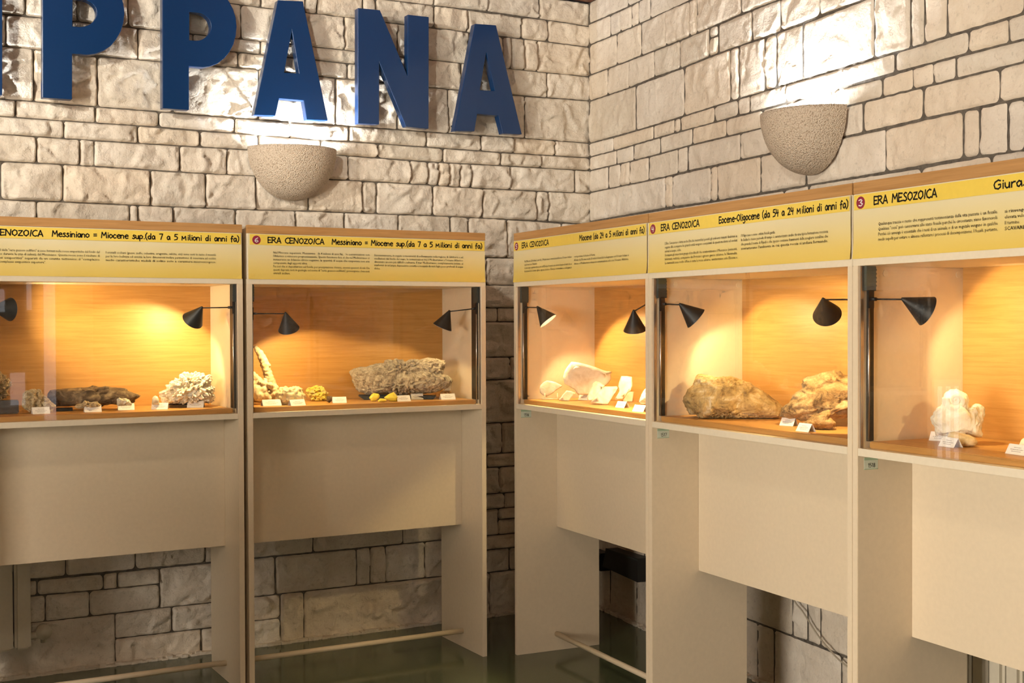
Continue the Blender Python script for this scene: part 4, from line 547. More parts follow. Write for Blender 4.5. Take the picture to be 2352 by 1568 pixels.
# the two walls behind the photographer, with their windows
wall_front = empty('wall_front', (0, 0, 0), kind='structure')
for x0, x1, z0, z1 in ((XL, -5.7, 0, CEIL), (-3.1, .3, 0, CEIL), (-5.7, -3.1, 0, 1.15), (-5.7, -3.1, 2.65, CEIL)):
    box('wall_section', x0, x1, YF-.2, YF, z0, z1, M['plaster'], wall_front, 0)
wall_left = empty('wall_left', (0, 0, 0), kind='structure')
for y0, y1, z0, z1 in ((YF, -5.5, 0, CEIL), (-3.1, .3, 0, CEIL), (-5.5, -3.1, 0, .7), (-5.5, -3.1, 2.2, CEIL)):
    box('wall_section', XL-.2, XL, y0, y1, z0, z1, M['plaster'], wall_left, 0)
w1 = empty('window_1', (-4.4, YF, 1.15), kind='structure')
for x0, x1, z0, z1 in ((-1.3, -1.24, 0, 1.5), (1.24, 1.3, 0, 1.5), (-.03, .03, 0, 1.5), (-1.24, 1.24, 0, .06), (-1.24, 1.24, 1.44, 1.5)):
    box('window_frame', x0, x1, -.06, .02, z0, z1, M['white_inside'], w1)
w2 = empty('window_2', (XL, -4.3, .7), -math.pi/2, kind='structure')
for x0, x1, z0, z1 in ((-1.2, -1.14, 0, 1.5), (1.14, 1.2, 0, 1.5), (-.03, .03, 0, 1.5), (-1.14, 1.14, 0, .06), (-1.14, 1.14, 1.44, 1.5)):
    box('window_frame', x0, x1, -.06, .02, z0, z1, M['white_inside'], w2)

# ---------------------------------------------------------------- wall lamps and letters
def sconce(name, base, ex, en, label, power):
    """half bowl of carved stone, open at the top, a lamp inside"""
    R, H, D = .222, .252, .205
    root = empty(name, base, 0, label=label, cat='wall lamp', group='carved stone wall lamps')
    root.rotation_euler = (0, 0, math.atan2(ex.y, ex.x))
    def shell(r, h, d, flip, z0=0.0):
        bm = bmesh.new(); rows = []
        nt_, np_ = 40, 22
        for j in range(np_+1):
            ph = j/np_*math.pi/2
            k = math.cos(ph)**.98; zz = -h*math.sin(ph)+z0
            rows.append([bm.verts.new((-math.cos(t)*r*k, -math.sin(t)*d*k, zz)) for t in (math.pi*i/nt_ for i in range(nt_+1))])
        for j in range(np_):
            for i in range(nt_):
                f = (rows[j][i], rows[j][i+1], rows[j+1][i+1], rows[j+1][i])
                try: bm.faces.new(f[::-1] if flip else f)
                except ValueError: pass
        return bm, rows
    bm, outer = shell(R, H, D, False)
    bm2, _ = shell(R-.014, H-.014, D-.014, True)
    me = bpy.data.meshes.new('tmp'); bm2.to_mesh(me); bm2.free()
    n0 = len(bm.verts); bm.from_mesh(me); bpy.data.meshes.remove(me); bm.verts.ensure_lookup_table()
    for i in range(40): bm.faces.new((bm.verts[i], bm.verts[n0+i], bm.verts[n0+i+1], bm.verts[i+1]))
    bmesh.ops.remove_doubles(bm, verts=bm.verts, dist=.0004)
    bmesh.ops.recalc_face_normals(bm, faces=bm.faces)
    link('bowl', bm, M['sconce'], root, True)
    box('back_plate', -.05, .05, -.09, .012, -.13, -.05, M['white_inside'], root)
    tube('socket', (0, -.085, -.14), (0, -.085, -.11), .02, M['white_inside'], root)
    tube('bulb', (0, -.085, -.11), (0, -.085, -.065), .014, M['cool_bulb'], root, .010)
    l = bpy.data.lights.new('lamp_light', 'SPOT'); l.energy = power; l.color = (.93, .965, 1.0); l.shadow_soft_size = .018
    l.spot_size = math.radians(160); l.spot_blend = .5
    lo = bpy.data.objects.new('lamp_light', l); COL.objects.link(lo); lo.parent = root; lo.location = (0, -.088, -.055)
    lo.rotation_euler = (math.pi, 0, 0)
    lo.rotation_euler = Vector((0, .10, 1)).to_track_quat('-Z', 'Y').to_euler()
    return root
SC = 90
sconce('stone_wall_lamp', (-1.735, -.012, 2.432), Vector((1, 0, 0)), None, 'carved stone half-bowl wall lamp glowing below the blue letter A', SC)
sconce('stone_wall_lamp', (-3.52, -.012, 2.432), Vector((1, 0, 0)), None, 'carved stone half-bowl wall lamp beyond the first blue letter', SC)
b2 = rw(2.083, .012, 2.425)
sconce('stone_wall_lamp', b2, WE, None, 'carved stone half-bowl wall lamp above the middle cabinet signs', SC)

LET = {0: 'second of the two tall blue P letters on the stone wall', 1: 'first of the two tall blue P letters on the stone wall',
       2: 'blue metal letter A lit by the wall lamp under it', 3: 'last blue metal letter A beside the wall corner',
       4: 'blue metal letter N between the two letters A', 5: 'blue metal letter I cut by the picture edge'}
for k, (ch, outer, hole) in enumerate(LETTERS):
    bm = bmesh.new()
    extrude_poly(bm, outer, [hole] if hole else [], lambda x, z: Vector((x, -.10, z)), Vector((0, .045, 0)))
    o = link('wall_letter', bm, M['blue'])
    mod = o.modifiers.new('bevel', 'BEVEL'); mod.width = .0025; mod.segments = 2; mod.limit_method = 'ANGLE'; mod.angle_limit = math.radians(50)
    tag(o, LET[k], 'letter', 'blue letters on the stone wall')
    for px_, pz in ((outer[0][0]+.035, outer[0][1]+.04), (outer[-1][0]+.035, outer[-1][1]-.04)):   # stand-off pins into the wall
        tube('pin', (px_, -.056, pz), (px_, .0, pz), .006, M['black'], o, n=8)

# ---------------------------------------------------------------- lettering
GLYPH = {'E': (6, '0,0 0,10|0,10 5,9.5|0,5 4,5|0,0 5,.8'), 'R': (7, '0,0 0,10 4,9.6 5,8 4,6 0,4.6|2,5 6,0'), 'A': (7, '0,0 3,10 6,0|1,3.4 5,3'),
 'C': (7, '6,9 4,10 1.2,8 0,5 1,1.4 3.6,0 6,1.2'), 'N': (8, '0,0 .4,10 5.6,.4 6.4,10'), 'O': (7.4, '3,0 .4,2.2 0,6.5 2.8,9.6 5.6,8 6,3.4 3,0'),
 'Z': (6.6, '0.4,8.4 5,8.6 0,0.6 5.4,0.4'), 'I': (3.2, '.6,0 2,10'), 'M': (9, '0,0 1,10 3.8,4 6.6,10 7.6,0'), 'S': (6.4, '5,9 3,10 1,8 2,6 4.2,4 4.8,1.6 3,0 0,1'),
 'G': (7.4, '6,9 4,10 1,8 0,5 1,1 4,0 6,2 6,5 4,4.8'), 'e': (6, '0,3.4 5,4 4.4,6 2.5,6.6 0,4 1,1 3,0 5,1'), 's': (5.2, '4,6 2,6.6 1,5 3,3.5 4,1.5 2,0 0,1'),
 'i': (2.8, '1,0 1,6|1,8.2 1.2,8.9'), 'n': (6, '0,0 0,6|0,4 2,6 4,5 4.2,0'), 'a': (6, '4,5 2,6.5 0,4 .5,1 2,0 4,3 4,6 4.6,0'), 'o': (6, '2,0 0,2 .2,4.8 2.2,6.5 4.5,4.7 4.4,1.8 2,0'),
 'c': (5.4, '4,5.5 2,6.5 0,4 .5,1 2,0 4,1'), 'u': (6, '0,6 .2,2 1.6,0 3.5,1 4,6 4.3,0'), 'p': (6.2, '0,-3.6 0,6|0,5 2,6.5 4.5,4.5 3.5,1 0,.5'), 'r': (4.6, '0,0 0,6|0,4 1.8,6 3.4,6'),
 '.': (2.6, '.4,.2 .9,.6'), '(': (4, '2.5,11 .4,7.6 .4,2.4 2.5,-1.6'), ')': (4, '0,11 2.2,7.6 2.2,2.4 0,-1.6'), 'd': (6.2, '4,4 2,6 0,4 .5,1 2,0 4,3|4.4,10 4.1,0'),
 '7': (6.4, '0,9.6 5,10 2,0'), '5': (6.4, '5,10 1,9.8 .6,6 3,6.4 5,4 4,1 0,0'), 'm': (9, '0,0 .4,7|.4,6 2.8,2.6 5.6,7 6.2,0'), 'l': (3, '.8,10 .6,2 1.8,0'),
 'f': (5, '4,9 2.6,10 1.5,8 1.3,-1|0,5 3.5,5.5'), '2': (6.2, '0,8 2,10 4.5,8 3,4 0,.2 5,.6'), '4': (6.2, '.6,10 0,4.6 4.6,5|3.6,9 3.2,0'), 'g': (6, '4,5 2,6.5 0,4 1,1 3,1 4,4|4.2,6 4,-2 2,-4 0,-3'),
 '-': (5, '.4,4 3.4,4.4'), '=': (6, '0,3 4.4,3.2|0,6 4.4,6.2'), ' ': (5.5, ''), '3': (6, '0,9 3,10 4.5,8 2,5.5 5,3 3,0 0,1'), '6': (6, '4,10 1,7 0,3 2,0 4.5,2 3,5 .4,3.2'),
 '1': (4, '.4,8 2,10 2,0'), '8': (6, '2.5,5.4 .6,7.6 2.6,10 4.6,8 2.5,5.4 .2,2.6 2.6,0 5,2.6 2.5,5.4')}
def stroke_text(bm, text, x0, x1, z0, cap, wd, to3):
    """hand-drawn capitals as flat ribbons, stretched between x0 and x1"""
    tot = sum(GLYPH[c][0] for c in text)-1.2; k = (x1-x0)/tot; s = cap/10; cx = 0
    for c in text:
        w, st = GLYPH[c]
        for pl in st.split('|') if st else []:
            pts = [(x0+(cx+float(a))*k, z0+float(b_)*s) for a, b_ in (q.split(',') for q in pl.split())]
            for p, q in zip(pts, pts[1:]):
                d = Vector((q[0]-p[0], q[1]-p[1])); n = Vector((-d.y, d.x)).normalized()*wd/2; e = d.normalized()*wd*.3
                a, b_ = Vector(p)-e, Vector(q)+e
                bm.faces.new([bm.verts.new(to3(*v)) for v in (a-n, b_-n, b_+n, a+n)])
        cx += w
def type_lines(bm, lines, x0, x1, ztop, pitch, size, to3, full=.80):
    """small set type: each line a text curve turned into a mesh, full lines justified to the column"""
    for k, ln in enumerate(lines):
        cu = bpy.data.curves.new('t', 'FONT'); cu.body = ln; cu.size = size; cu.resolution_u = 1
        ob = bpy.data.objects.new('t', cu); COL.objects.link(ob)
        me = ob.to_mesh()
        xs = [v.co.x for v in me.vertices]; w = max(xs) if xs else 1
        sx = (x1-x0)/w
        if sx > 1/full*1.05: sx = min(sx, (x1-x0)/w, .92)
        vs = [bm.verts.new(to3(x0+v.co.x*sx, ztop-k*pitch+v.co.y)) for v in me.vertices]
        for p in me.polygons:
            try: bm.faces.new([vs[i] for i in p.vertices])
            except ValueError: pass
        ob.to_mesh_clear(); bpy.data.objects.remove(ob); bpy.data.curves.remove(cu)

# ---------------------------------------------------------------- display cabinets
T = .0235; DEP = .4477
Z = dict(rail0=1.7474, rail1=1.7701, strip=1.9646, top=2.0, sill0=1.1718, sill1=1.1949, pan=.5972)
def cab_empty(name, fr, x0, **kw):
    ox, oy = ORIG[fr]
    if fr == 'L': return empty(name, (ox+x0, oy, 0), 0, **kw)
    th = RA_R-math.pi/2
    return empty(name, (ox+math.cos(th)*x0, oy+math.sin(th)*x0, 0), th, **kw)
def world_of(fr, x, y, z):
    ox, oy = ORIG[fr]
    if fr == 'L': return Vector((ox+x, oy+y, z))
    th = RA_R-math.pi/2
    return Vector((ox+math.cos(th)*x-math.sin(th)*y, oy+math.sin(th)*x+math.cos(th)*y, z))
def frame_rot(fr): return 0.0 if fr == 'L' else RA_R-math.pi/2
def cabinet(fr, x0, x1, label, caps, sticker=None):
    W = x1-x0; c = cab_empty('display_cabinet', fr, x0, label=label, cat='display cabinet', group='glazed mineral cabinets')
    cm, wd = M['cream'], M['wood']
    for a, b_ in ((.0005, T), (W-T, W-.0005)):
        box('side_panel', a, b_, 0, DEP, 0, Z['rail0'], cm, c)
    box('top_board', .0005, W-.0005, 0, DEP, Z['rail0'], Z['rail1'], M['cream_edge'], c)
    box('header_panel', .003, W-.003, .003, .022, Z['rail1'], Z['strip'], M['cream_edge'], c)
    box('header_trim', .002, W-.002, 0, .022, Z['strip'], Z['top'], M['trim_wood'], c)
    for a, b_ in ((.001, T), (W-T, W-.001)): box('header_side', a, b_, .022, DEP, Z['rail1'], Z['top']-.004, cm, c)
    box('header_top', T, W-T, .022, DEP, Z['top']-.026, Z['top']-.008, cm, c)
    box('sill_board', T, W-T, 0, DEP-.01, Z['sill0'], Z['sill1'], M['cream_edge'], c)
    box('shelf_board', T+.014, W-T-.014, .032, .424, Z['sill1'], ZSH, wd, c, .003)
    box('back_panel', T, W-T, .425, .438, Z['sill1'], Z['rail0'], wd, c, 0)
    box('lower_panel', T, W-T, .2153, .233, Z['pan'], Z['sill0'], cm, c)
    tube('foot_bar', (T, .212, .0795), (W-T, .212, .0795), .0125, M['bar'], c, n=24)
    box('glass_pane', T+.003, W-T-.003, .0125, .0165, Z['sill1']+.001, Z['rail0']-.001, M['glass'], c, 0)
    for a in (T, W-T-.003): box('glass_channel', a, a+.003, .009, .020, Z['sill1'], Z['rail0'], M['chrome'], c, 0)
    xs, sg = (T, 1) if caps == 'l' else (W-T, -1)
    for dy in (.108, .406): tube('screw_cap', (xs, dy, 1.726), (xs+sg*.0012, dy, 1.726), .0105, M['cream_edge'], c, n=20)
    if sticker:
        st = box('inventory_sticker', T, T+.0006, .0245, .0785, 1.128, 1.165, M['sticker'], c, 0)
        st['label'] = 'small green-bordered paper sticker'
        for z0, z1 in ((1.128, 1.1305), (1.1565, 1.165)): box('sticker_border', T+.0006, T+.0009, .0245, .0785, z0, z1, M['sticker_green'], st, 0)
        bm = bmesh.new(); stroke_text(bm, sticker, .040, .067, 1.1345, .0125, .0014, lambda a, z: Vector((T+.0012, a, z)))
        link('handwritten_number', bm, M['ink'], st)
    return c
CABX = {'7': ('L', -2.345, -1.170), '6': ('L', -1.1525, 0.0), '5': ('R', 0.0, 1.2066), '4': ('R', 1.2066, 2.3812), '3': ('R', 2.3812, 3.556)}
cabinet(*CABX['7'], 'display cabinet holding the white crystal cluster and long brown slab', 'r')
cabinet(*CABX['6'], 'display cabinet holding the grey crusted slab and yellow sulphur', 'r')
cabinet(*CABX['5'], 'display cabinet nearest the corner holding white limestone fossil plates', 'l', '1516')
cabinet(*CABX['4'], 'display cabinet holding two big brown rocks', 'l', '1517')
cabinet(*CABX['3'], 'display cabinet holding the cream ammonite fossil', 'l', '1518')

SIGN = {
'7': ('', 'ERA CENOZOICA', 'Messiniano = Miocene sup.(da 7 a 5 milioni di anni fa)', .366, .402, 1.158,
 ['I cristalli di minerali della "serie gessoso solfifera" si sono formati nelle rocce evaporitiche del fondo del', 'Mar Mediterraneo durante la crisi di salinit\u00e0 del Messiniano. Queste rocce sono il risultato di', 'due "complessi evaporitici" separati da un evento tettonico: il "complesso', 'inferiore" ed "il complesso evaporitico superiore".'],
 ['I cristalli siciliani (gesso, zolfo, celestina, aragonite, calcite, etc) sono noti in tutto il mondo', 'per la loro bellezza ed unicit\u00e0; le loro dimensioni inoltre permettono di osservare ad occhio', 'nudo caratteristiche visibili di solito solo a carattere microscopico.'], 1.869,
 'yellow printed sign above the white crystal cluster, first heading letters cut off'),
'6': ('6', 'ERA CENOZOICA', 'Messiniano = Miocene sup.(da 7 a 5 milioni di anni fa)', .346, .384, 1.131,
 ["Nel Miocene superiore, Messiniano   (6.4 milioni di anni fa),   le comunicazioni con", "l'Atlantico si ridussero progressivamente. Questo fenomeno fece s\u00ec che nel Mediterraneo si", "instaurasse un bilancio idrico negativo: la quantit\u00e0 di acqua che evaporava non era", "compensata dagli apporti idrici.", "Fu cos\u00ec che si depositarono sul fondo, per precipitazione chimica, enormi spessori di sali. Da", "questi depositi, noti in geologia col nome di \"serie gessoso solfifera\", provengono i ben noti", "cristalli siciliani."],
 ["Successivamente, in seguito a movimenti di sollevamento nella regione di Gibilterra e ad", "oscillazioni del livello del mare, le comunicazioni tra il Mediterraneo e l'oceano Atlantico", "divennero ancora pi\u00f9 difficili e saltuarie. Il mar Mediterraneo, completamente isolato, si", "trasform\u00f2 in un'ampia depressione asciutta e occupata da vasti laghi poco profondi di acqua", "dolce."], 1.884,
 'yellow printed sign with red badge number six'),
'5': ('5', 'ERA CENOZOICA', 'Miocene (da 24 a 5 milioni di anni fa)', .371, .659, 1.186,
 ["Nel Miocene (24 milioni di anni fa), il Mediterraneo comunicava ad Est con l'Oceano Indiano", "e ad Ovest con l'Atlantico.", "Le sue acque coprivano alcune parti dell'Europa, formando uno stretto braccio di mare che si", "incuneava fra le catene alpine, appena emerse e l'Europa continentale e si allargava in"],
 ["corrispondenza del bacino di Vienna.", "All'inizio del Miocene medio (16 milioni di anni fa) il collegamento con l'Oceano Indiano si", "chiuse e il Mediterraneo rimase in comunicazione solo con l'Oceano Atlantico."], 1.862,
 'yellow printed sign with red badge number five'),
'4': ('4', 'ERA CENOZOICA', 'Eocene-Oligocene (da 54 a 24 milioni di anni fa)', .356, .481, 1.160,
 ["L'Era Cenozoica \u00e8 detta anche Era dei mammiferi perch\u00e9 gli ambienti rimasti disabitati in", "seguito alla scomparsa dei grandi rettili vengono conquistati da questi moderni ed evoluti", "animali a sangue caldo.", "Scomparsi gli importanti gruppi di molluschi che caratterizzavano il Mesozoico (ammoniti,", "belemniti, rudiste), compaiono dei Protozoi a grosso guscio calcareo, le Nummuliti.", "Le nummuliti sono molto diffuse in tutte le rocce calcaree, caratterizzano solo l'Eocene e"],
 ["l'Oligocene e sono ottimi fossili guida.", "In Sicilia lo stesso periodo di tempo \u00e8 caratterizzato anche da una tipica formazione rocciosa", "che prende il nome di Flysch e che spesso contiene frammenti delle scogliere coralline che", "sovrastavano l'ambiente in cui questa roccia si andava formando."], 1.876,
 'yellow printed sign with red badge number four'),
'3': ('3', 'ERA MESOZOICA', 'Giurassico', .352, .559, .742,
 ["Qualunque traccia o resto che rappresenti testimonianza della vita passata \u00e8 un fossile.", "Qualsiasi \"cosa\" pu\u00f2 conservarsi allo stato fossile purch\u00e9 le circostanze siano favorevoli.", "Perch\u00e9 ci\u00f2 avvenga \u00e8 essenziale che i resti di un animale o di un vegetale vengano in qualche", "modo sepolti per evitare o almeno rallentare i processi di decomposizione. I fossili, pertanto,"],
 ["si rinvengono", "elevata velocit\u00e0", "Il termine", "SCAVARE, in"], 1.867,
 'yellow printed sign with red badge number three'),
}
for k, (num, h1, h2, e1, s2, e2, c1, c2, zt, lab) in SIGN.items():
    fr, x0, x1 = CABX[k]; W = x1-x0
    root = cab_empty('information_sign', fr, x0, label=lab, cat='sign', group='yellow signs over the cabinets')
    # the sheet sits in a clear sleeve that is a little wavy and lifts at its corners
    bm = bmesh.new(); nx, nz = 40, 8; V = {}
    for i in range(nx+1):
        for j in range(nz+1):
            a, b_ = i/nx, j/nz
            yy = -.0012 - .0012*(1+noise.noise(Vector((a*9, b_*2, int(k)*3.1)))) - .004*max(0, (.18-b_)/.18)*max(0, (abs(a-.5)-.47)/.03)
            V[i, j] = bm.verts.new((.006+a*(W-.012), yy, 1.7685+b_*.194))
    for i in range(nx):
        for j in range(nz): bm.faces.new((V[i, j], V[i+1, j], V[i+1, j+1], V[i, j+1]))
    ex = bmesh.ops.extrude_face_region(bm, geom=list(bm.faces))
    for v in ex['geom']:
        if isinstance(v, bmesh.types.BMVert): v.co.y += .0008
    bmesh.ops.recalc_face_normals(bm, faces=bm.faces)
    link('sheet', bm, M['sheet'], root, False)
    yb = -.0046
    box('heading_band', .012, W-.010, yb, yb+.0006, 1.9155, 1.9605, M['yellow'], root, 0)
    if num:
        bd = tube('number_badge', (.0415, yb-.0006, 1.9365), (.0415, yb, 1.9365), .0185, M['badge'], root, n=32)
        bm = bmesh.new(); stroke_text(bm, num, .0415-.0075, .0415+.0085, 1.9265, .019, .0033, lambda x, z: Vector((x, yb-.0010, z)))
        link('number', bm, M['white_ink'], bd)
    bm = bmesh.new(); hs = {'6': .0925, '7': .1125}.get(k, .1)
    stroke_text(bm, h1, hs, e1, 1.9255, .0240, .0046, lambda x, z: Vector((x, yb-.0003, z)))
    link('heading_lettering', bm, M['ink'], root); bm = bmesh.new()
    stroke_text(bm, h2, s2, e2, 1.9265, .0232, .0044, lambda x, z: Vector((x, yb-.0003, z)))
    link('heading_lettering', bm, M['ink'], root)
    bm = bmesh.new(); ca = .125 if k != '6' else .1145
    a0, a1, b0, b1 = {'7': (ca, .583, .606, 1.058), '6': (ca, .561, .584, 1.030)}.get(k, (.125, .588, .610, 1.066))
    if k == '3': a0, a1, b0, b1 = .117, .571, .594, .68
    sz, pt = (.0135, .0148) if k in '64' else (.0135, .0152)
    type_lines(bm, c1, a0, a1, zt-.004, pt, sz, lambda x, z: Vector((x, yb-.0001, z)))
    link('body_lettering', bm, M['ink'], root); bm = bmesh.new()
    type_lines(bm, c2, b0, b1, zt-.005, pt, sz, lambda x, z: Vector((x, yb-.0001, z)))
    link('body_lettering', bm, M['ink'], root)

# ---------------------------------------------------------------- spot lamps inside the cabinets
LAMPLAB = ['black cone spot lamp beside the white crystal cluster', 'black cone spot lamp cut by the picture edge', 'black cone spot lamp above the cream stalagmite',
 'black cone spot lamp above the orange matrix specimen', 'black cone spot lamp whose bright bulb faces the viewer', 'black cone spot lamp over the upright white fossil plate',
 'black cone spot lamp above the large ochre boulder', 'black cone spot lamp above the brown fossil rock', 'black cone spot lamp above the cream ammonite', 'black cone spot lamp beyond the picture edge beside the ammonite']
PX = {'x7r': (-1.170-T, -1), 'x7l': (-2.345+T, 1), 'x6l': (-1.1525+T, 1), 'x6r': (-T, -1), 'r0': (T, 1), 'r1l': (1.2066-T, -1), 'r1': (1.2066+T, 1), 'r2l': (2.3812-T, -1), 'r2': (2.3812+T, 1), 'r3l': (3.556-T, -1)}
LPOW = {'x7r': 16, 'x7l': 25, 'x6l': 14, 'x6r': 4.5, 'r0': 19, 'r1l': 36, 'r1': 9, 'r2l': 22, 'r2': 9, 'r3l': 9}
LS, LH = .105, math.radians(26.5)
for (fr, post, ap, dr, za), lab in zip(LAMPS, LAMPLAB):
    ox, oy = ORIG[fr]
    root = cab_empty('spot_lamp', fr, 0, label=lab, cat='lamp', group='black cone spot lamps in the cabinets')
    root.location.z = 0
    px_, sg = PX[post]
    # post against the side panel: flat rail, round tube, ribbed sleeve at the top
    def bxx(n, a, b_, y0, y1, z0, z1, m): return box(n, min(a, b_), max(a, b_), y0, y1, z0, z1, m, root, .001)
    yp0, yp1 = (.022, .090) if post in ('x6r', 'x7r') else (.026, .056)  # two posts made deeper to take in the glass edge's dark reflection
    bxx('post', px_+sg*.0004, px_+sg*.008, max(yp0, .033), yp1, ZSH+.0005, Z['rail0']-.0006, M['black'])
    tube('conduit', (px_+sg*.010, .034, ZSH+.0005), (px_+sg*.010, .034, 1.67), .0035, M['chrome'], root, n=10)
    sl = bxx('sleeve', px_+sg*.0004, px_+sg*.014, .022, .060, 1.672, Z['rail0']-.0006, M['grey_black'])
    for r_ in range(5): box('rib', *sorted((px_+sg*.014, px_+sg*.0155)), .022, .060, 1.685+r_*.012, 1.690+r_*.012, M['grey_black'], sl, 0)
    A = Vector(ap); D = Vector(dr).normalized()
    p0 = Vector((px_+sg*.008, .041, za)); p1 = A + D*.014
    e = (p1-p0).normalized()
    bxx('clamp', px_+sg*.008, px_+sg*.014, .030, .052, za-.028, za+.028, M['black'])
    tube('knuckle', p0, p0+e*.022, .0055, M['black'], root)
    tube('arm', p0+e*.02, p1, .0026, M['black'], root, n=10)
    # cone: outer shell, white inside
    a = D.orthogonal().normalized(); b_ = D.cross(a)
    def cone(off, r_in, flip):
        bm = bmesh.new(); n = 48; rows = []
        for s in (.07, .10, .4, .7, 1.0):
            h = LS*math.cos(LH)*s; r = max(.002, LS*math.sin(LH)*s-r_in)
            rows.append([bm.verts.new(A+D*(h+off)+(a*math.cos(t)+b_*math.sin(t))*r) for t in (2*math.pi*i/n for i in range(n))])
        for q, w in zip(rows, rows[1:]):
            for i in range(n):
                f = (q[i], q[(i+1) % n], w[(i+1) % n], w[i]); bm.faces.new(f[::-1] if flip else f)
        bm.faces.new(rows[0])
        bmesh.ops.recalc_face_normals(bm, faces=bm.faces)
        return bm
    sh = link('shade', cone(0, 0, False), M['black'], root, True)
    link('shade_lining', cone(.0008, .0009, True), M['white_inside'], sh, True)
    bc = A + D*.058
    bm = bmesh.new(); bmesh.ops.create_uvsphere(bm, u_segments=16, v_segments=10, radius=.011, matrix=Matrix.Translation(bc)); link('bulb', bm, M['bulb'], root, True)
    l = bpy.data.lights.new('lamp_light', 'SPOT'); l.energy = LPOW[post]; l.color = (1.0, .75, .35); l.shadow_soft_size = .012
    l.spot_size = math.radians(112 if post != 'x7l' else 92); l.spot_blend = .25 if post != 'x7l' else 1.0
    lo = bpy.data.objects.new('lamp_light', l); COL.objects.link(lo); lo.parent = root; lo.location = A+D*.072
    lo.rotation_euler = D.to_track_quat('-Z', 'Y').to_euler()

# ---------------------------------------------------------------- specimens
def outline_radius(poly, c, n):
    out = []
    for k in range(n):
        t = 2*math.pi*k/n; d = Vector((math.cos(t), math.sin(t))); best = .004
        for i in range(len(poly)):
            p, q = Vector(poly[i])-c, Vector(poly[(i+1) % len(poly)])-c; e = q-p
            den = d.x*e.y-d.y*e.x
            if abs(den) < 1e-9: continue
            s = (p.x*e.y-p.y*e.x)/den; u = (p.x*d.y-p.y*d.x)/den
            if s > 0 and -1e-6 <= u <= 1+1e-6: best = max(best, s)
        out.append(best)
    return out
def specimen(name, fr, cx0_, dep, ang, th, poly, mat, style, seed, label, group=None, cat='mineral'):
    xs = [p[0] for p in poly]; zs = [p[1] for p in poly]
    # area centroid
    A_ = cx = cz = 0
    for i in range(len(poly)):
        (x0, z0), (x1, z1) = poly[i], poly[(i+1) % len(poly)]; k = x0*z1-x1*z0; A_ += k; cx += (x0+x1)*k; cz += (z0+z1)*k
    c = Vector((cx/(3*A_), cz/(3*A_)))
    size = max(max(xs)-min(xs), max(zs)-min(zs))
    R = outline_radius(poly, c, 240)
    Rm = sum(R)/240
    expo, amp, fr_ = {'rough': (.55, .055, 16), 'crystal': (.55, .10, 78), 'botry': (.55, .13, 55), 'smooth': (.7, .012, 10), 'block': (.33, .06, 30), 'plate': (.16, .03, 12), 'facet': (.45, .0, 10), 'layer': (.45, .06, 20), 'crust': (.5, .075, 78)}[style]
    amp *= min(size, .22)
    so = Vector((seed*3.3, seed*1.7, seed*.9))
    bm = bmesh.new(); bmesh.ops.create_icosphere(bm, subdivisions=(3 if size < .05 else 4) if style == 'facet' else 6 if size > .15 else 5 if size > .07 else 4, radius=1.0)
    for v in bm.verts:
        dx, dy, dz = v.co; k0 = math.hypot(dx, dz); k = k0**expo if k0 > 0 else 0.0
        u = (math.atan2(dz, dx)/(2*math.pi) % 1.0)*240; i = int(u) % 240; f = u-int(u)
        Rt = R[i]*(1-f)+R[(i+1) % 240]*f
        w = min(1, k*1.25); w = w*w*(3-2*w)
        r = (Rm*(1-w)+Rt*w)*k
        st, ct = (dz/k0, dx/k0) if k0 > 1e-6 else (0, 1)
        p = Vector((ct*r, dy*th/2*(1-.25*abs(st)*k if style != 'plate' else 1), st*r))
        n = p.normalized() if p.length > 1e-6 else Vector((0, dy, 0))
        q = p*fr_ + so
        if style in ('crystal', 'crust'):
            dd, pts = noise.voronoi(q); h = noise.cell(pts[0]*7.3)*.5+.5
            d = (h-.55)*1.5 - dd[0]*1.0 + .6*fbm(p*9+so, 3)
        elif style == 'botry':
            dd, pts = noise.voronoi(q); d = .75 - dd[0]*1.7 + .4*fbm(p*8+so, 2)
        elif style == 'facet': d = 0
        elif style == 'layer':
            g = Vector((q.x*.45+q.z*.25, q.y*.45, q.z*1.9-q.x*.5)); d = fbm(g, 4) + (.3-abs(noise.noise(g*1.6)))*2.2 + (.25-abs(noise.noise(g*5)))*.9
        elif style in ('rough', 'block'):
            d = fbm(q*.5, 3)*.8 + (.28-abs(noise.noise(q*.8)))*2.4 + (.25-abs(noise.noise(q*2.2)))*1.3 + (.25-abs(noise.noise(q*5.5)))*1.1 + .5*fbm(q*9, 2)
        elif style == 'plate': d = (.28-abs(noise.noise(q*1.4)))*1.6+fbm(q*3, 3)*.6
        else: d = fbm(q, 5)*1.2
        if style == 'plate': n = Vector((n.x*.25, n.y, n.z*.25))
        p = p + n*d*amp*(0.35+.65*abs(dy) if style != 'plate' else 1.0)
        v.co = (c.x+p.x, p.y, max(c.y+p.z, ZSH+.0004)-ZSH)
    bmesh.ops.dissolve_degenerate(bm, edges=bm.edges, dist=1e-6)
    bmesh.ops.recalc_face_normals(bm, faces=bm.faces)
    o = link(name, bm, mat, None, style not in ('facet', 'crystal', 'crust'))
    o.location = world_of(fr, cx0_, dep, ZSH); o.rotation_euler = (0, 0, ang)
    return tag(o, label, cat, group)
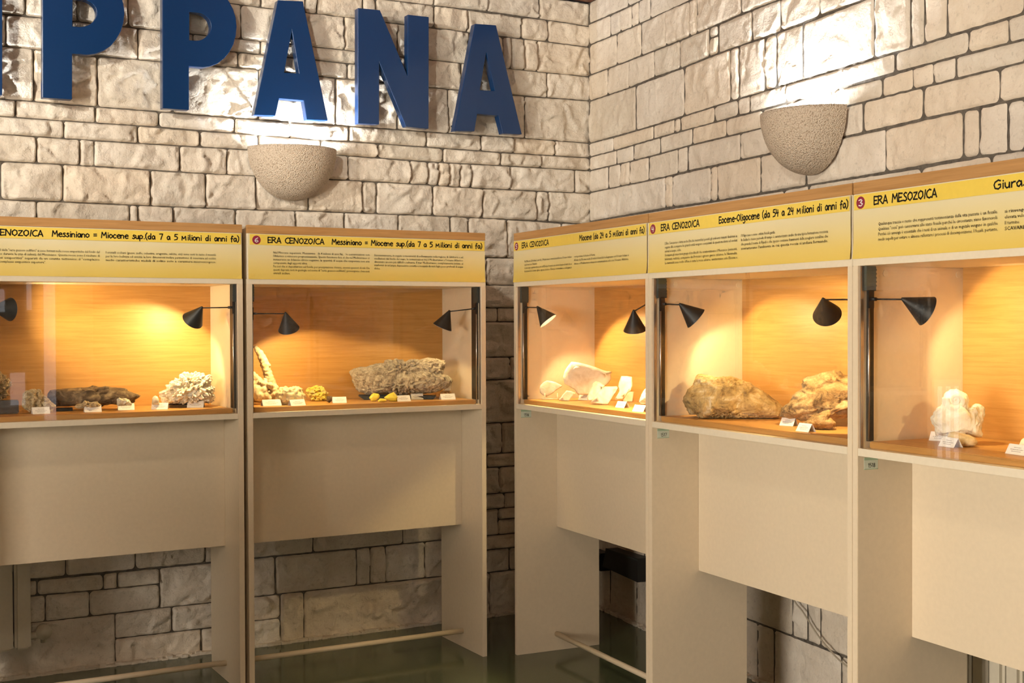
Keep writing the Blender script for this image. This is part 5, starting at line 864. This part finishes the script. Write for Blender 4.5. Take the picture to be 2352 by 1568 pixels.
SPEC = {
'crystal_a': ('crystal_cluster', 'r_tan', 'crystal', 'tan bladed crystal cluster cut by the picture edge'),
'crystal_b': ('crystal_cluster', 'r_tan', 'crystal', 'tan knobbly crystal cluster behind the first paper card'),
'long_slab': ('layered_slab', 'r_brown', 'layer', 'long dark brown layered mineral slab lying on the shelf'),
'crystal_c': ('crystal_cluster', 'r_tan', 'crystal', 'small spiky tan cluster in front of the long brown slab'),
'crystal_d': ('crystal_cluster', 'r_clear', 'crystal', 'small milky crystal block behind a card by the slab end'),
'crystal_e': ('quartz_point', 'r_clear', 'smooth', 'tiny clear rounded crystal beside the white cluster'),
'white_cluster': ('crystal_cluster', 'r_white', 'crystal', 'large white crystal cluster, brightest in its cabinet'),
'nodule': ('calcite_nodule', 'r_yellowish', 'botry', 'cream and yellow knobbly nodule beside the stalagmite'),
'sulphur_rock': ('sulphur_specimen', 'r_sulphur_rock', 'crystal', 'yellow crusted sulphur rock between nodule and dark pebble'),
'dark_pebble': ('dark_pebble', 'r_brown', 'rough', 'small dark pebble next to the sulphur crusted rock'),
'grey_slab': ('crusted_slab', 'r_grey', 'crust', 'big grey tan slab covered in small crystals'),
'sulphur_a': ('sulphur_crystal', 'r_sulphur', 'facet', 'first bright yellow sulphur crystal below the grey slab'),
'sulphur_b': ('sulphur_crystal', 'r_sulphur', 'facet', 'smallest yellow sulphur crystal between two bigger ones'),
'sulphur_c': ('sulphur_crystal', 'r_sulphur', 'facet', 'largest yellow sulphur crystal beside a paper card'),
'orange_rock': ('matrix_specimen', 'r_orange', 'crystal', 'orange matrix rock carrying a clear crystal point'),
'clear_point': ('crystal_point', 'r_clear', 'facet', 'clear pointed crystal standing on the orange rock'),
'plate_a': ('fossil_plate', 'r_plate', 'plate', 'white triangular fossil plate on a small clear stand'),
'plate_b': ('fossil_plate', 'r_plate', 'plate', 'small tilted white slab below the large fossil plate'),
'plate_c': ('fossil_plate', 'r_plate', 'plate', 'largest white limestone fossil plate leaning at the back'),
'plate_d': ('fossil_plate', 'r_plate', 'plate', 'bright white plate leaning behind the thick one'),
'plate_e': ('fossil_plate', 'r_plate', 'plate', 'thick cream fossil plate with a dark broken edge'),
'plate_f': ('fossil_plate', 'r_plate', 'plate', 'tall upright white fossil plate near the divider'),
'plate_g': ('fossil_plate', 'r_plate', 'plate', 'small square pale plate in front of the upright one'),
'pale_stone': ('pale_stone', 'r_plate', 'rough', 'pale pointed stone half hidden by the cabinet divider'),
'small_shell': ('fossil_shell', 'r_plate', 'smooth', 'small white shell on a pale plinth by the divider'),
'brown_boulder': ('ochre_boulder', 'r_boulder', 'rough', 'large ochre boulder tapering towards the darker rock'),
'brown_rock': ('fossil_rock', 'r_boulder2', 'layer', 'dark brown wrinkled fossil rock against the divider'),
'small_rock': ('fossil_rock', 'r_boulder2', 'layer', 'small wrinkled brown rock in front of the bigger one'),
'ammonite_rock': ('ammonite_fossil', 'r_ammonite', 'block', 'cream stone block bearing a coiled ammonite'),
'potato_stone': ('smooth_pebble', 'r_potato', 'smooth', 'smooth ochre pebble lying before the ammonite'),
'edge_stone': ('pale_stone', 'r_plate', 'rough', 'pale stone behind a card at the picture edge'),
}
made = {}
for k, (key, fr, cx0_, dep, ang, th, poly) in enumerate(ROCKS):
    if key == 'dark_block': continue
    nm, mt, style, lab = SPEC[key]
    made[key] = specimen(nm, fr, cx0_, dep, ang, th, poly, M[mt], style, k+2, lab, cat='fossil' if 'fossil' in lab or 'ammonite' in lab else 'mineral')
# coil of the ammonite on the front of its block
ax, az, ar = AMMONITE
o = made['ammonite_rock']; bm = bmesh.new(); turns, seg = 2.6, 150
front = -.058
prev = None
def coil(t):                                         # logarithmic spiral
    r = ar*.80*(.42**(turns-t)); an = -2*math.pi*t+.4
    return Vector((r*math.cos(an), 0, r*math.sin(an)))
cen = Vector((ax, 0, az-ZSH))
for i in range(seg+1):
    t = turns*i/seg; p = coil(t); rad = max(.003, .37*p.length)*(1+.05*math.sin(t*2*math.pi*13))
    n = coil(t+.01)-p; n.normalize(); s = Vector((0, 1, 0)); u = n.cross(s)
    ctr = cen + p + Vector((0, -.050, 0))
    ring = [bm.verts.new(ctr + (u*math.cos(w)+s*math.sin(w)*.45)*rad) for w in (2*math.pi*q/12 for q in range(12))]
    if prev:
        for q in range(12): bm.faces.new((prev[q], prev[(q+1) % 12], ring[(q+1) % 12], ring[q]))
    else: bm.faces.new(ring)
    prev = ring
bm.faces.new(prev[::-1]); bmesh.ops.recalc_face_normals(bm, faces=bm.faces)
link('coiled_shell', bm, M['r_ammonite'], o, True)

# stalagmite: lumps and a leaning column fused to one skin
bm = bmesh.new()
for x, y, z, r in STALAGMITE:
    bmesh.ops.create_icosphere(bm, subdivisions=3, radius=r, matrix=Matrix.Translation((x, y, max(z, ZSH+r*.6))))
cx0 = STALAGMITE[12][0]
bmesh.ops.translate(bm, verts=bm.verts, vec=(-cx0, -.22, -ZSH))
tmp = link('calcite_stalagmite', bm, M['r_coral'])
md = tmp.modifiers.new('fuse', 'REMESH'); md.mode = 'VOXEL'; md.voxel_size = .0034
sm = tmp.modifiers.new('soften', 'SMOOTH'); sm.iterations = 1
dg = bpy.context.evaluated_depsgraph_get(); me = bpy.data.meshes.new_from_object(tmp.evaluated_get(dg))
tmp.modifiers.clear(); old = tmp.data; tmp.data = me; bpy.data.meshes.remove(old)
for v in me.vertices:
    dd, _ = noise.voronoi(v.co*75); v.co += v.normal*(.0022-.0045*dd[0]+.0025*fbm(v.co*30, 3))
    v.co.z = max(v.co.z, .0005)
me.polygons.foreach_set('use_smooth', [True]*len(me.polygons))
if not me.materials: me.materials.append(M['r_coral'])
tmp.location = world_of('L', cx0, .22, ZSH)
tag(tmp, 'cream stalagmite with a leaning column above knobbly lumps', 'mineral')

# plinths and stands under some of the pieces
def stand(name, fr, x0, x1, y0, y1, z1, mat, lab, z0=ZSH+.0003, cat='stand'):
    o = box(name, (x0-x1)/2, (x1-x0)/2, (y0-y1)/2, (y1-y0)/2, 0, z1-z0, mat, None, .001)
    o.location = world_of(fr, (x0+x1)/2, (y0+y1)/2, z0); o.rotation_euler = (0, 0, frame_rot(fr))
    return tag(o, lab, cat)
rk = {r[0]: r for r in ROCKS}
def xr(key): xs = [p[0] for p in rk[key][6]]; return min(xs), max(xs)
def under(key, name, x0, x1, y0, y1, h, mat, lab, cat='stand', bev=.001):
    r = rk[key]; o = box(name, x0, x1, y0, y1, 0, h, mat, None, bev)
    o.location = world_of(r[1], r[2], r[3], ZSH+.0004); o.rotation_euler = (0, 0, r[4])
    return tag(o, lab, cat)
a, b_ = xr('dark_block')
under('dark_block', 'smoky_block', a, b_, -.03, .03, .055, M['r_dark'], 'dark smoky glossy block cut by the picture edge', 'mineral', .004)
gs = rk['grey_slab']; a, b_ = xr('grey_slab')
cr = empty('black_cradle', world_of('L', gs[2], gs[3], ZSH+.0004), gs[4], label='black cradle under the big grey slab', cat='stand')
for nm, yy in (('cradle_front', -.05), ('cradle_back', .03)):
    bm = bmesh.new(); extrude_poly(bm, [(a+.075, 0), (b_-.10, 0), (b_-.085, .014), (a+.045, .020)], [], lambda x, z: Vector((x, yy, z)), Vector((0, .02, 0))); link(nm, bm, M['black'], cr)
a, b_ = xr('white_cluster')
under('white_cluster', 'dark_wood_base', a+.04, b_-.06, -.05, .04, .012, M['r_brown'], 'dark wooden base under the white crystal cluster')
a, b_ = xr('long_slab')
under('long_slab', 'support_block', a+.03, a+.095, -.035, .02, .012, M['black'], 'small black block supporting the long brown slab')
stand('pale_plinth', 'R', 1.095, 1.178, .10, .16, ZSH+.012, M['r_plate'], 'pale flat plinth under the small white shell')
# clear stand of the triangular plate
a, b_ = xr('plate_a')
pa = rk['plate_a']
st = empty('plate_stand', world_of('R', pa[2], pa[3], ZSH+.0004), pa[4], label='small clear stand holding the triangular fossil plate', cat='stand')
for sx in (-.03, .03):
    tube('prong', (sx, -.03, .004), (sx, -.012, .028), .0025, M['r_clear'], st, n=8)
tube('crossbar', (-.045, -.03, .003), (.045, -.03, .003), .0025, M['r_clear'], st, n=8)

# ---------------------------------------------------------------- folded paper cards
CARDLAB = ['white paper card before the tan knobbly cluster', 'white paper card before the small spiky cluster', 'white paper card before the milky crystal block',
 'white paper card beside the tiny clear crystal', 'white paper card before the white crystal cluster', 'white paper card before the stalagmite', 'white paper card before the yellow nodule',
 'white paper card beside the dark pebble', 'white paper card beside the largest sulphur crystal', 'white paper card before the grey slab', 'white paper card before the orange matrix rock',
 'white paper card between the first white plates', 'white folded card before the small square plate', 'white folded card before the pale plinth', 'white folded card before the ochre boulder end',
 'white folded card before the small wrinkled rock', 'white paper card before the ammonite block', 'white folded card before the smooth ochre pebble', 'white paper card cut by the picture edge']
for (fr, x0, y0, x1, y1), lab in zip(CARDS, CARDLAB):
    y0, y1 = max(y0, .036), max(y1, .036)
    if lab == 'white paper card before the stalagmite': y0, y1 = min(y0, .11), min(y1, .11)
    w = math.hypot(x1-x0, y1-y0); an = math.atan2(y1-y0, x1-x0)
    if w < .055: an *= .6; w = .066
    w = min(w, .085)
    root = empty('paper_card', world_of(fr, x0, y0, ZSH+.0006), frame_rot(fr)+an, label=lab, cat='card', group='folded paper cards on the shelves')
    H, LEAN = .027, .016
    def leaf(y_bot, y_top, nm):
        bm = bmesh.new(); t = .0006
        v = [bm.verts.new(p) for p in ((0, y_bot, 0), (w, y_bot, 0), (w, y_top, H), (0, y_top, H), (0, y_bot+t, 0), (w, y_bot+t, 0), (w, y_top+t, H), (0, y_top+t, H))]
        for q in [(0, 1, 2, 3), (7, 6, 5, 4), (0, 4, 5, 1), (1, 5, 6, 2), (2, 6, 7, 3), (3, 7, 4, 0)]: bm.faces.new([v[i] for i in q])
        bmesh.ops.recalc_face_normals(bm, faces=bm.faces)
        return link(nm, bm, M['paper'], root)
    fl = leaf(0, LEAN, 'front_leaf'); leaf(LEAN*2, LEAN+.0002, 'back_leaf')
    bm = bmesh.new()
    rr = random.Random(lab)
    for ln, zf in enumerate((.66, .46, .28)):
        half = w*(.18, .33, .24)[ln]; xx = w/2-half
        while xx < w/2+half:
            l = rr.uniform(.003, .008); zz = H*zf; yy = LEAN*zf-.0004
            hgt = .0016
            bm.faces.new([bm.verts.new(p) for p in ((xx, yy, zz), (min(xx+l, w/2+half), yy, zz), (min(xx+l, w/2+half), yy+hgt*.6, zz+hgt), (xx, yy+hgt*.6, zz+hgt))])
            xx += l+.0016
    link('print', bm, M['cardink'], fl)

# ---------------------------------------------------------------- things on and by the walls
def on_right(name, t, off, z, **kw):
    return empty(name, rw(t, off, z), math.atan2(WE.y, WE.x), **kw)
# local x runs along the second wall towards the viewer, local y points into the wall
sb = on_right('socket_box', .20, .0, .283, label='black wall socket box with a pale label strip', cat='socket')
box('casing', -.065, .075, -.075, .0, -.048, .048, M['black'], sb, .008)
box('face_label', -.012, .010, -.0765, -.075, -.026, .026, M['sticker'], sb, 0)
pn = on_right('black_wall_panel', .49, .0, .315, label='flat black tilted metal box beside the socket', cat='box')
bm = bmesh.new(); extrude_poly(bm, [(-.195, -.048), (.20, -.060), (.20, .062), (-.155, .055)], [], lambda x, z: Vector((x, -.07, z)), Vector((0, .07, 0))); link('panel_body', bm, M['black'], pn)
box('rim', -.15, .20, -.074, -.07, .050, .058, M['grey_black'], pn, .001)
# cable hanging down the second wall
pts = [(1.90, .50), (1.98, .416), (2.034, .386), (2.136, .312), (2.221, .268), (2.30, .238), (2.55, .18)]
def cat_rom(p, t):
    n = len(p)-1; i = min(int(t*n), n-1); u = t*n-i
    g = lambda k: Vector(p[max(0, min(n, k))])
    a_, b__, c_, d_ = g(i-1), g(i), g(i+1), g(i+2)
    return .5*((2*b__)+(c_-a_)*u+(2*a_-5*b__+4*c_-d_)*u*u+(3*b__-a_-3*c_+d_)*u**3)
path = [rw(v.x, .026, v.y) for v in (cat_rom(pts, i/60) for i in range(61))]
bm = bmesh.new(); prev = None
for i, p in enumerate(path):
    d = (path[min(i+1, 60)]-path[max(i-1, 0)]).normalized(); u = d.cross(WN).normalized()
    ring = [bm.verts.new(p+(u*math.cos(w)+WN*math.sin(w))*.0034) for w in (2*math.pi*q/10 for q in range(10))]
    if prev:
        for q in range(10): bm.faces.new((prev[q], prev[(q+1) % 10], ring[(q+1) % 10], ring[q]))
    prev = ring
bmesh.ops.recalc_face_normals(bm, faces=bm.faces)
tag(link('wall_cable', bm, M['cable'], None, True), 'thin beige cable slanting down the stone wall under the cabinet', 'cable')
# column radiators behind the cabinets
def radiator(root, n, pitch, z0, z1, dep, skip=()):
    for i in range(n):
        bm = bmesh.new(); add_box(bm, i*pitch+.003, (i+1)*pitch-.003, -dep, -.03, z0, z1, .012); link('radiator_section', bm, M['radiator'], root)
    for z in (z0+.05, z1-.05): tube('header_pipe', (-.03, -dep/2-.015, z), (n*pitch+.0, -dep/2-.015, z), .018, M['radiator'], root)
rl_ = empty('column_radiator', (-3.71, 0, 0), 0, label='cream column radiator behind the cabinet beside a round valve', cat='radiator', group='cream column radiators')
radiator(rl_, 10, .0735, .152, .56, .13)
vv = tube('valve', (.735, -.08, .202), (.79, -.08, .202), .016, M['radiator'], rl_)
bm = bmesh.new(); add_tube(bm, (.79, -.10, .215), (.79, -.055, .215), .034, .030, 24); link('valve_knob', bm, M['radiator'], vv, True)
tube('pipe_stub', (.79, -.075, .20), (.79, -.075, .165), .012, M['radiator'], vv)
rr_ = on_right('column_radiator', 2.955, .0, 0, label='cream column radiator behind the cabinet holding the ammonite', cat='radiator', group='cream column radiators')
radiator(rr_, 10, .074, .12, .56, .13)
# a trickle of mortar dust along the foot of the walls
bm = bmesh.new()
for k in range(150):
    u = -3.6+3.5*k/150; r = random.Random(k)
    add_box(bm, u, u+.028, -.012-r.uniform(0, .012), .02, 0, .006+r.uniform(0, .012), 0)
tag(link('mortar_fillet', bm, M['stone'], wall_back), kind='stuff')
bm = bmesh.new()
for k in range(150):
    t = .05+3.6*k/150; r = random.Random(k+900); o_ = .012+r.uniform(0, .012); h = .006+r.uniform(0, .012)
    v = [bm.verts.new(rw(a_, b__, z_)) for a_ in (t, t+.028) for b__ in (-.02, o_) for z_ in (0, h)]
    for q in [(0, 1, 3, 2), (4, 6, 7, 5), (0, 4, 5, 1), (2, 3, 7, 6), (0, 2, 6, 4), (1, 5, 7, 3)]: bm.faces.new([v[i] for i in q])
bmesh.ops.recalc_face_normals(bm, faces=bm.faces)
tag(link('mortar_fillet', bm, M['stone_r'], wall_right), kind='stuff')
# unseen ceiling lamps added for warm ambient light
for cx_, cy_, lab in ((-3.4, -3.2, 'added round white ceiling lamp nearer the stone walls'), (-4.6, -6.6, 'added round white ceiling lamp nearer the windows')):
    cl = empty('added_ceiling_lamp', (cx_, cy_, CEIL), 0, label=lab, cat='ceiling lamp', group='added round ceiling lamps')
    tube('housing', (0, 0, 0), (0, 0, -.06), .20, M['white_inside'], cl, n=32)
    tube('diffuser', (0, 0, -.06), (0, 0, -.075), .185, M['paper'], cl, n=32)
    l = bpy.data.lights.new('lamp_light', 'AREA'); l.shape = 'DISK'; l.size = .36; l.energy = 16; l.color = (1.0, .85, .62)
    lo = bpy.data.objects.new('lamp_light', l); COL.objects.link(lo); lo.parent = cl; lo.location = (0, 0, -.08)
# unseen ceiling spotlights added to brighten the stone walls
def added_spot(loc, aim, power, size, lab):
    cl = empty('added_spotlight', (loc[0], loc[1], CEIL), 0, label=lab, cat='spotlight', group='added ceiling spotlights')
    D = (Vector(aim)-Vector((loc[0], loc[1], CEIL-.14))).normalized(); c = Vector((0, 0, -.14))
    tube('ceiling_plate', (0, 0, 0), (0, 0, -.02), .05, M['white_inside'], cl, n=24)
    tube('stem', (0, 0, -.02), (0, 0, -.11), .010, M['white_inside'], cl, n=10)
    bm = bmesh.new(); add_tube(bm, c-D*.06, c+D*.06, .035, .05, 28, False); link('housing', bm, M['white_inside'], cl, True)
    l = bpy.data.lights.new('lamp_light', 'SPOT'); l.energy = power; l.color = (1.0, .945, .84); l.shadow_soft_size = .05
    l.spot_size = math.radians(size); l.spot_blend = .8
    lo = bpy.data.objects.new('lamp_light', l); COL.objects.link(lo); lo.parent = cl; lo.location = c+D*.055
    lo.rotation_euler = D.to_track_quat('-Z', 'Y').to_euler()
added_spot((-4.9, -2.4, 0), (-2.3, 0, 2.70), 300, 50, 'added white ceiling spotlight aimed at the blue letters')
added_spot((-3.3, -2.6, 0), (-.7, 0, 2.72), 140, 50, 'added white ceiling spotlight aimed at the wall corner')
added_spot((-2.9, -3.6, 0), tuple(rw(2.0, 0, 2.72)), 88, 58, 'added white ceiling spotlight aimed at the second stone wall')
# unseen cupboard added to keep window light off the left cabinets
cb = empty('added_light_blocker', (-4.65, -2.85, 0), 0, label='added unseen cream cupboard that shades the left cabinets', cat='cupboard')
box('body', 0, .48, 0, .8, .06, 1.32, M['cream'], cb); box('top', -.01, .50, -.01, .81, 1.32, 1.35, M['trim_wood'], cb); box('plinth', .03, .45, .03, .77, 0, .06, M['black'], cb)
for i in range(2):
    d = box('door', .48, .498, .01+i*.395, .385+i*.395, .08, 1.30, M['cream'], cb); tube('knob', (.498, .06+i*.395, .66), (.525, .06+i*.395, .66), .012, M['chrome'], d)
# glowing panes added for their mirror images in the cabinet glass
w3 = empty('window_3', (0, YF, 0), kind='structure')
for x0, x1, z0, z1 in ((-1.60, -1.48, .1, 2.6), (-1.775, -1.725, 1.73, 2.6), (-2.35, -2.0, 1.71, 1.95), (-2.32, -2.2, .75, 1.1), (-1.95, -1.8, .7, 1.05)):
    box('pane', x0, x1, .002, .02, z0, z1, M['glow_pane'], w3, 0)
    box('pane_frame', x0-.02, x1+.02, 0, .012, z0-.02, z1+.02, M['white_inside'], w3, 0)
w4 = empty('added_glow_strips', (0, 0, 0), kind='structure')  # unseen glowing strips added to be mirrored in the ammonite cabinet's glass
for x0 in (-4.185, -4.12, -4.055):
    box('pane', x0, x0+.03, -.012, .01, .12, 1.17, M['glow_pane'], w4, 0)
box('pane_frame', -4.21, -4.0, -.004, .02, .08, 1.21, M['white_inside'], w4, 0)
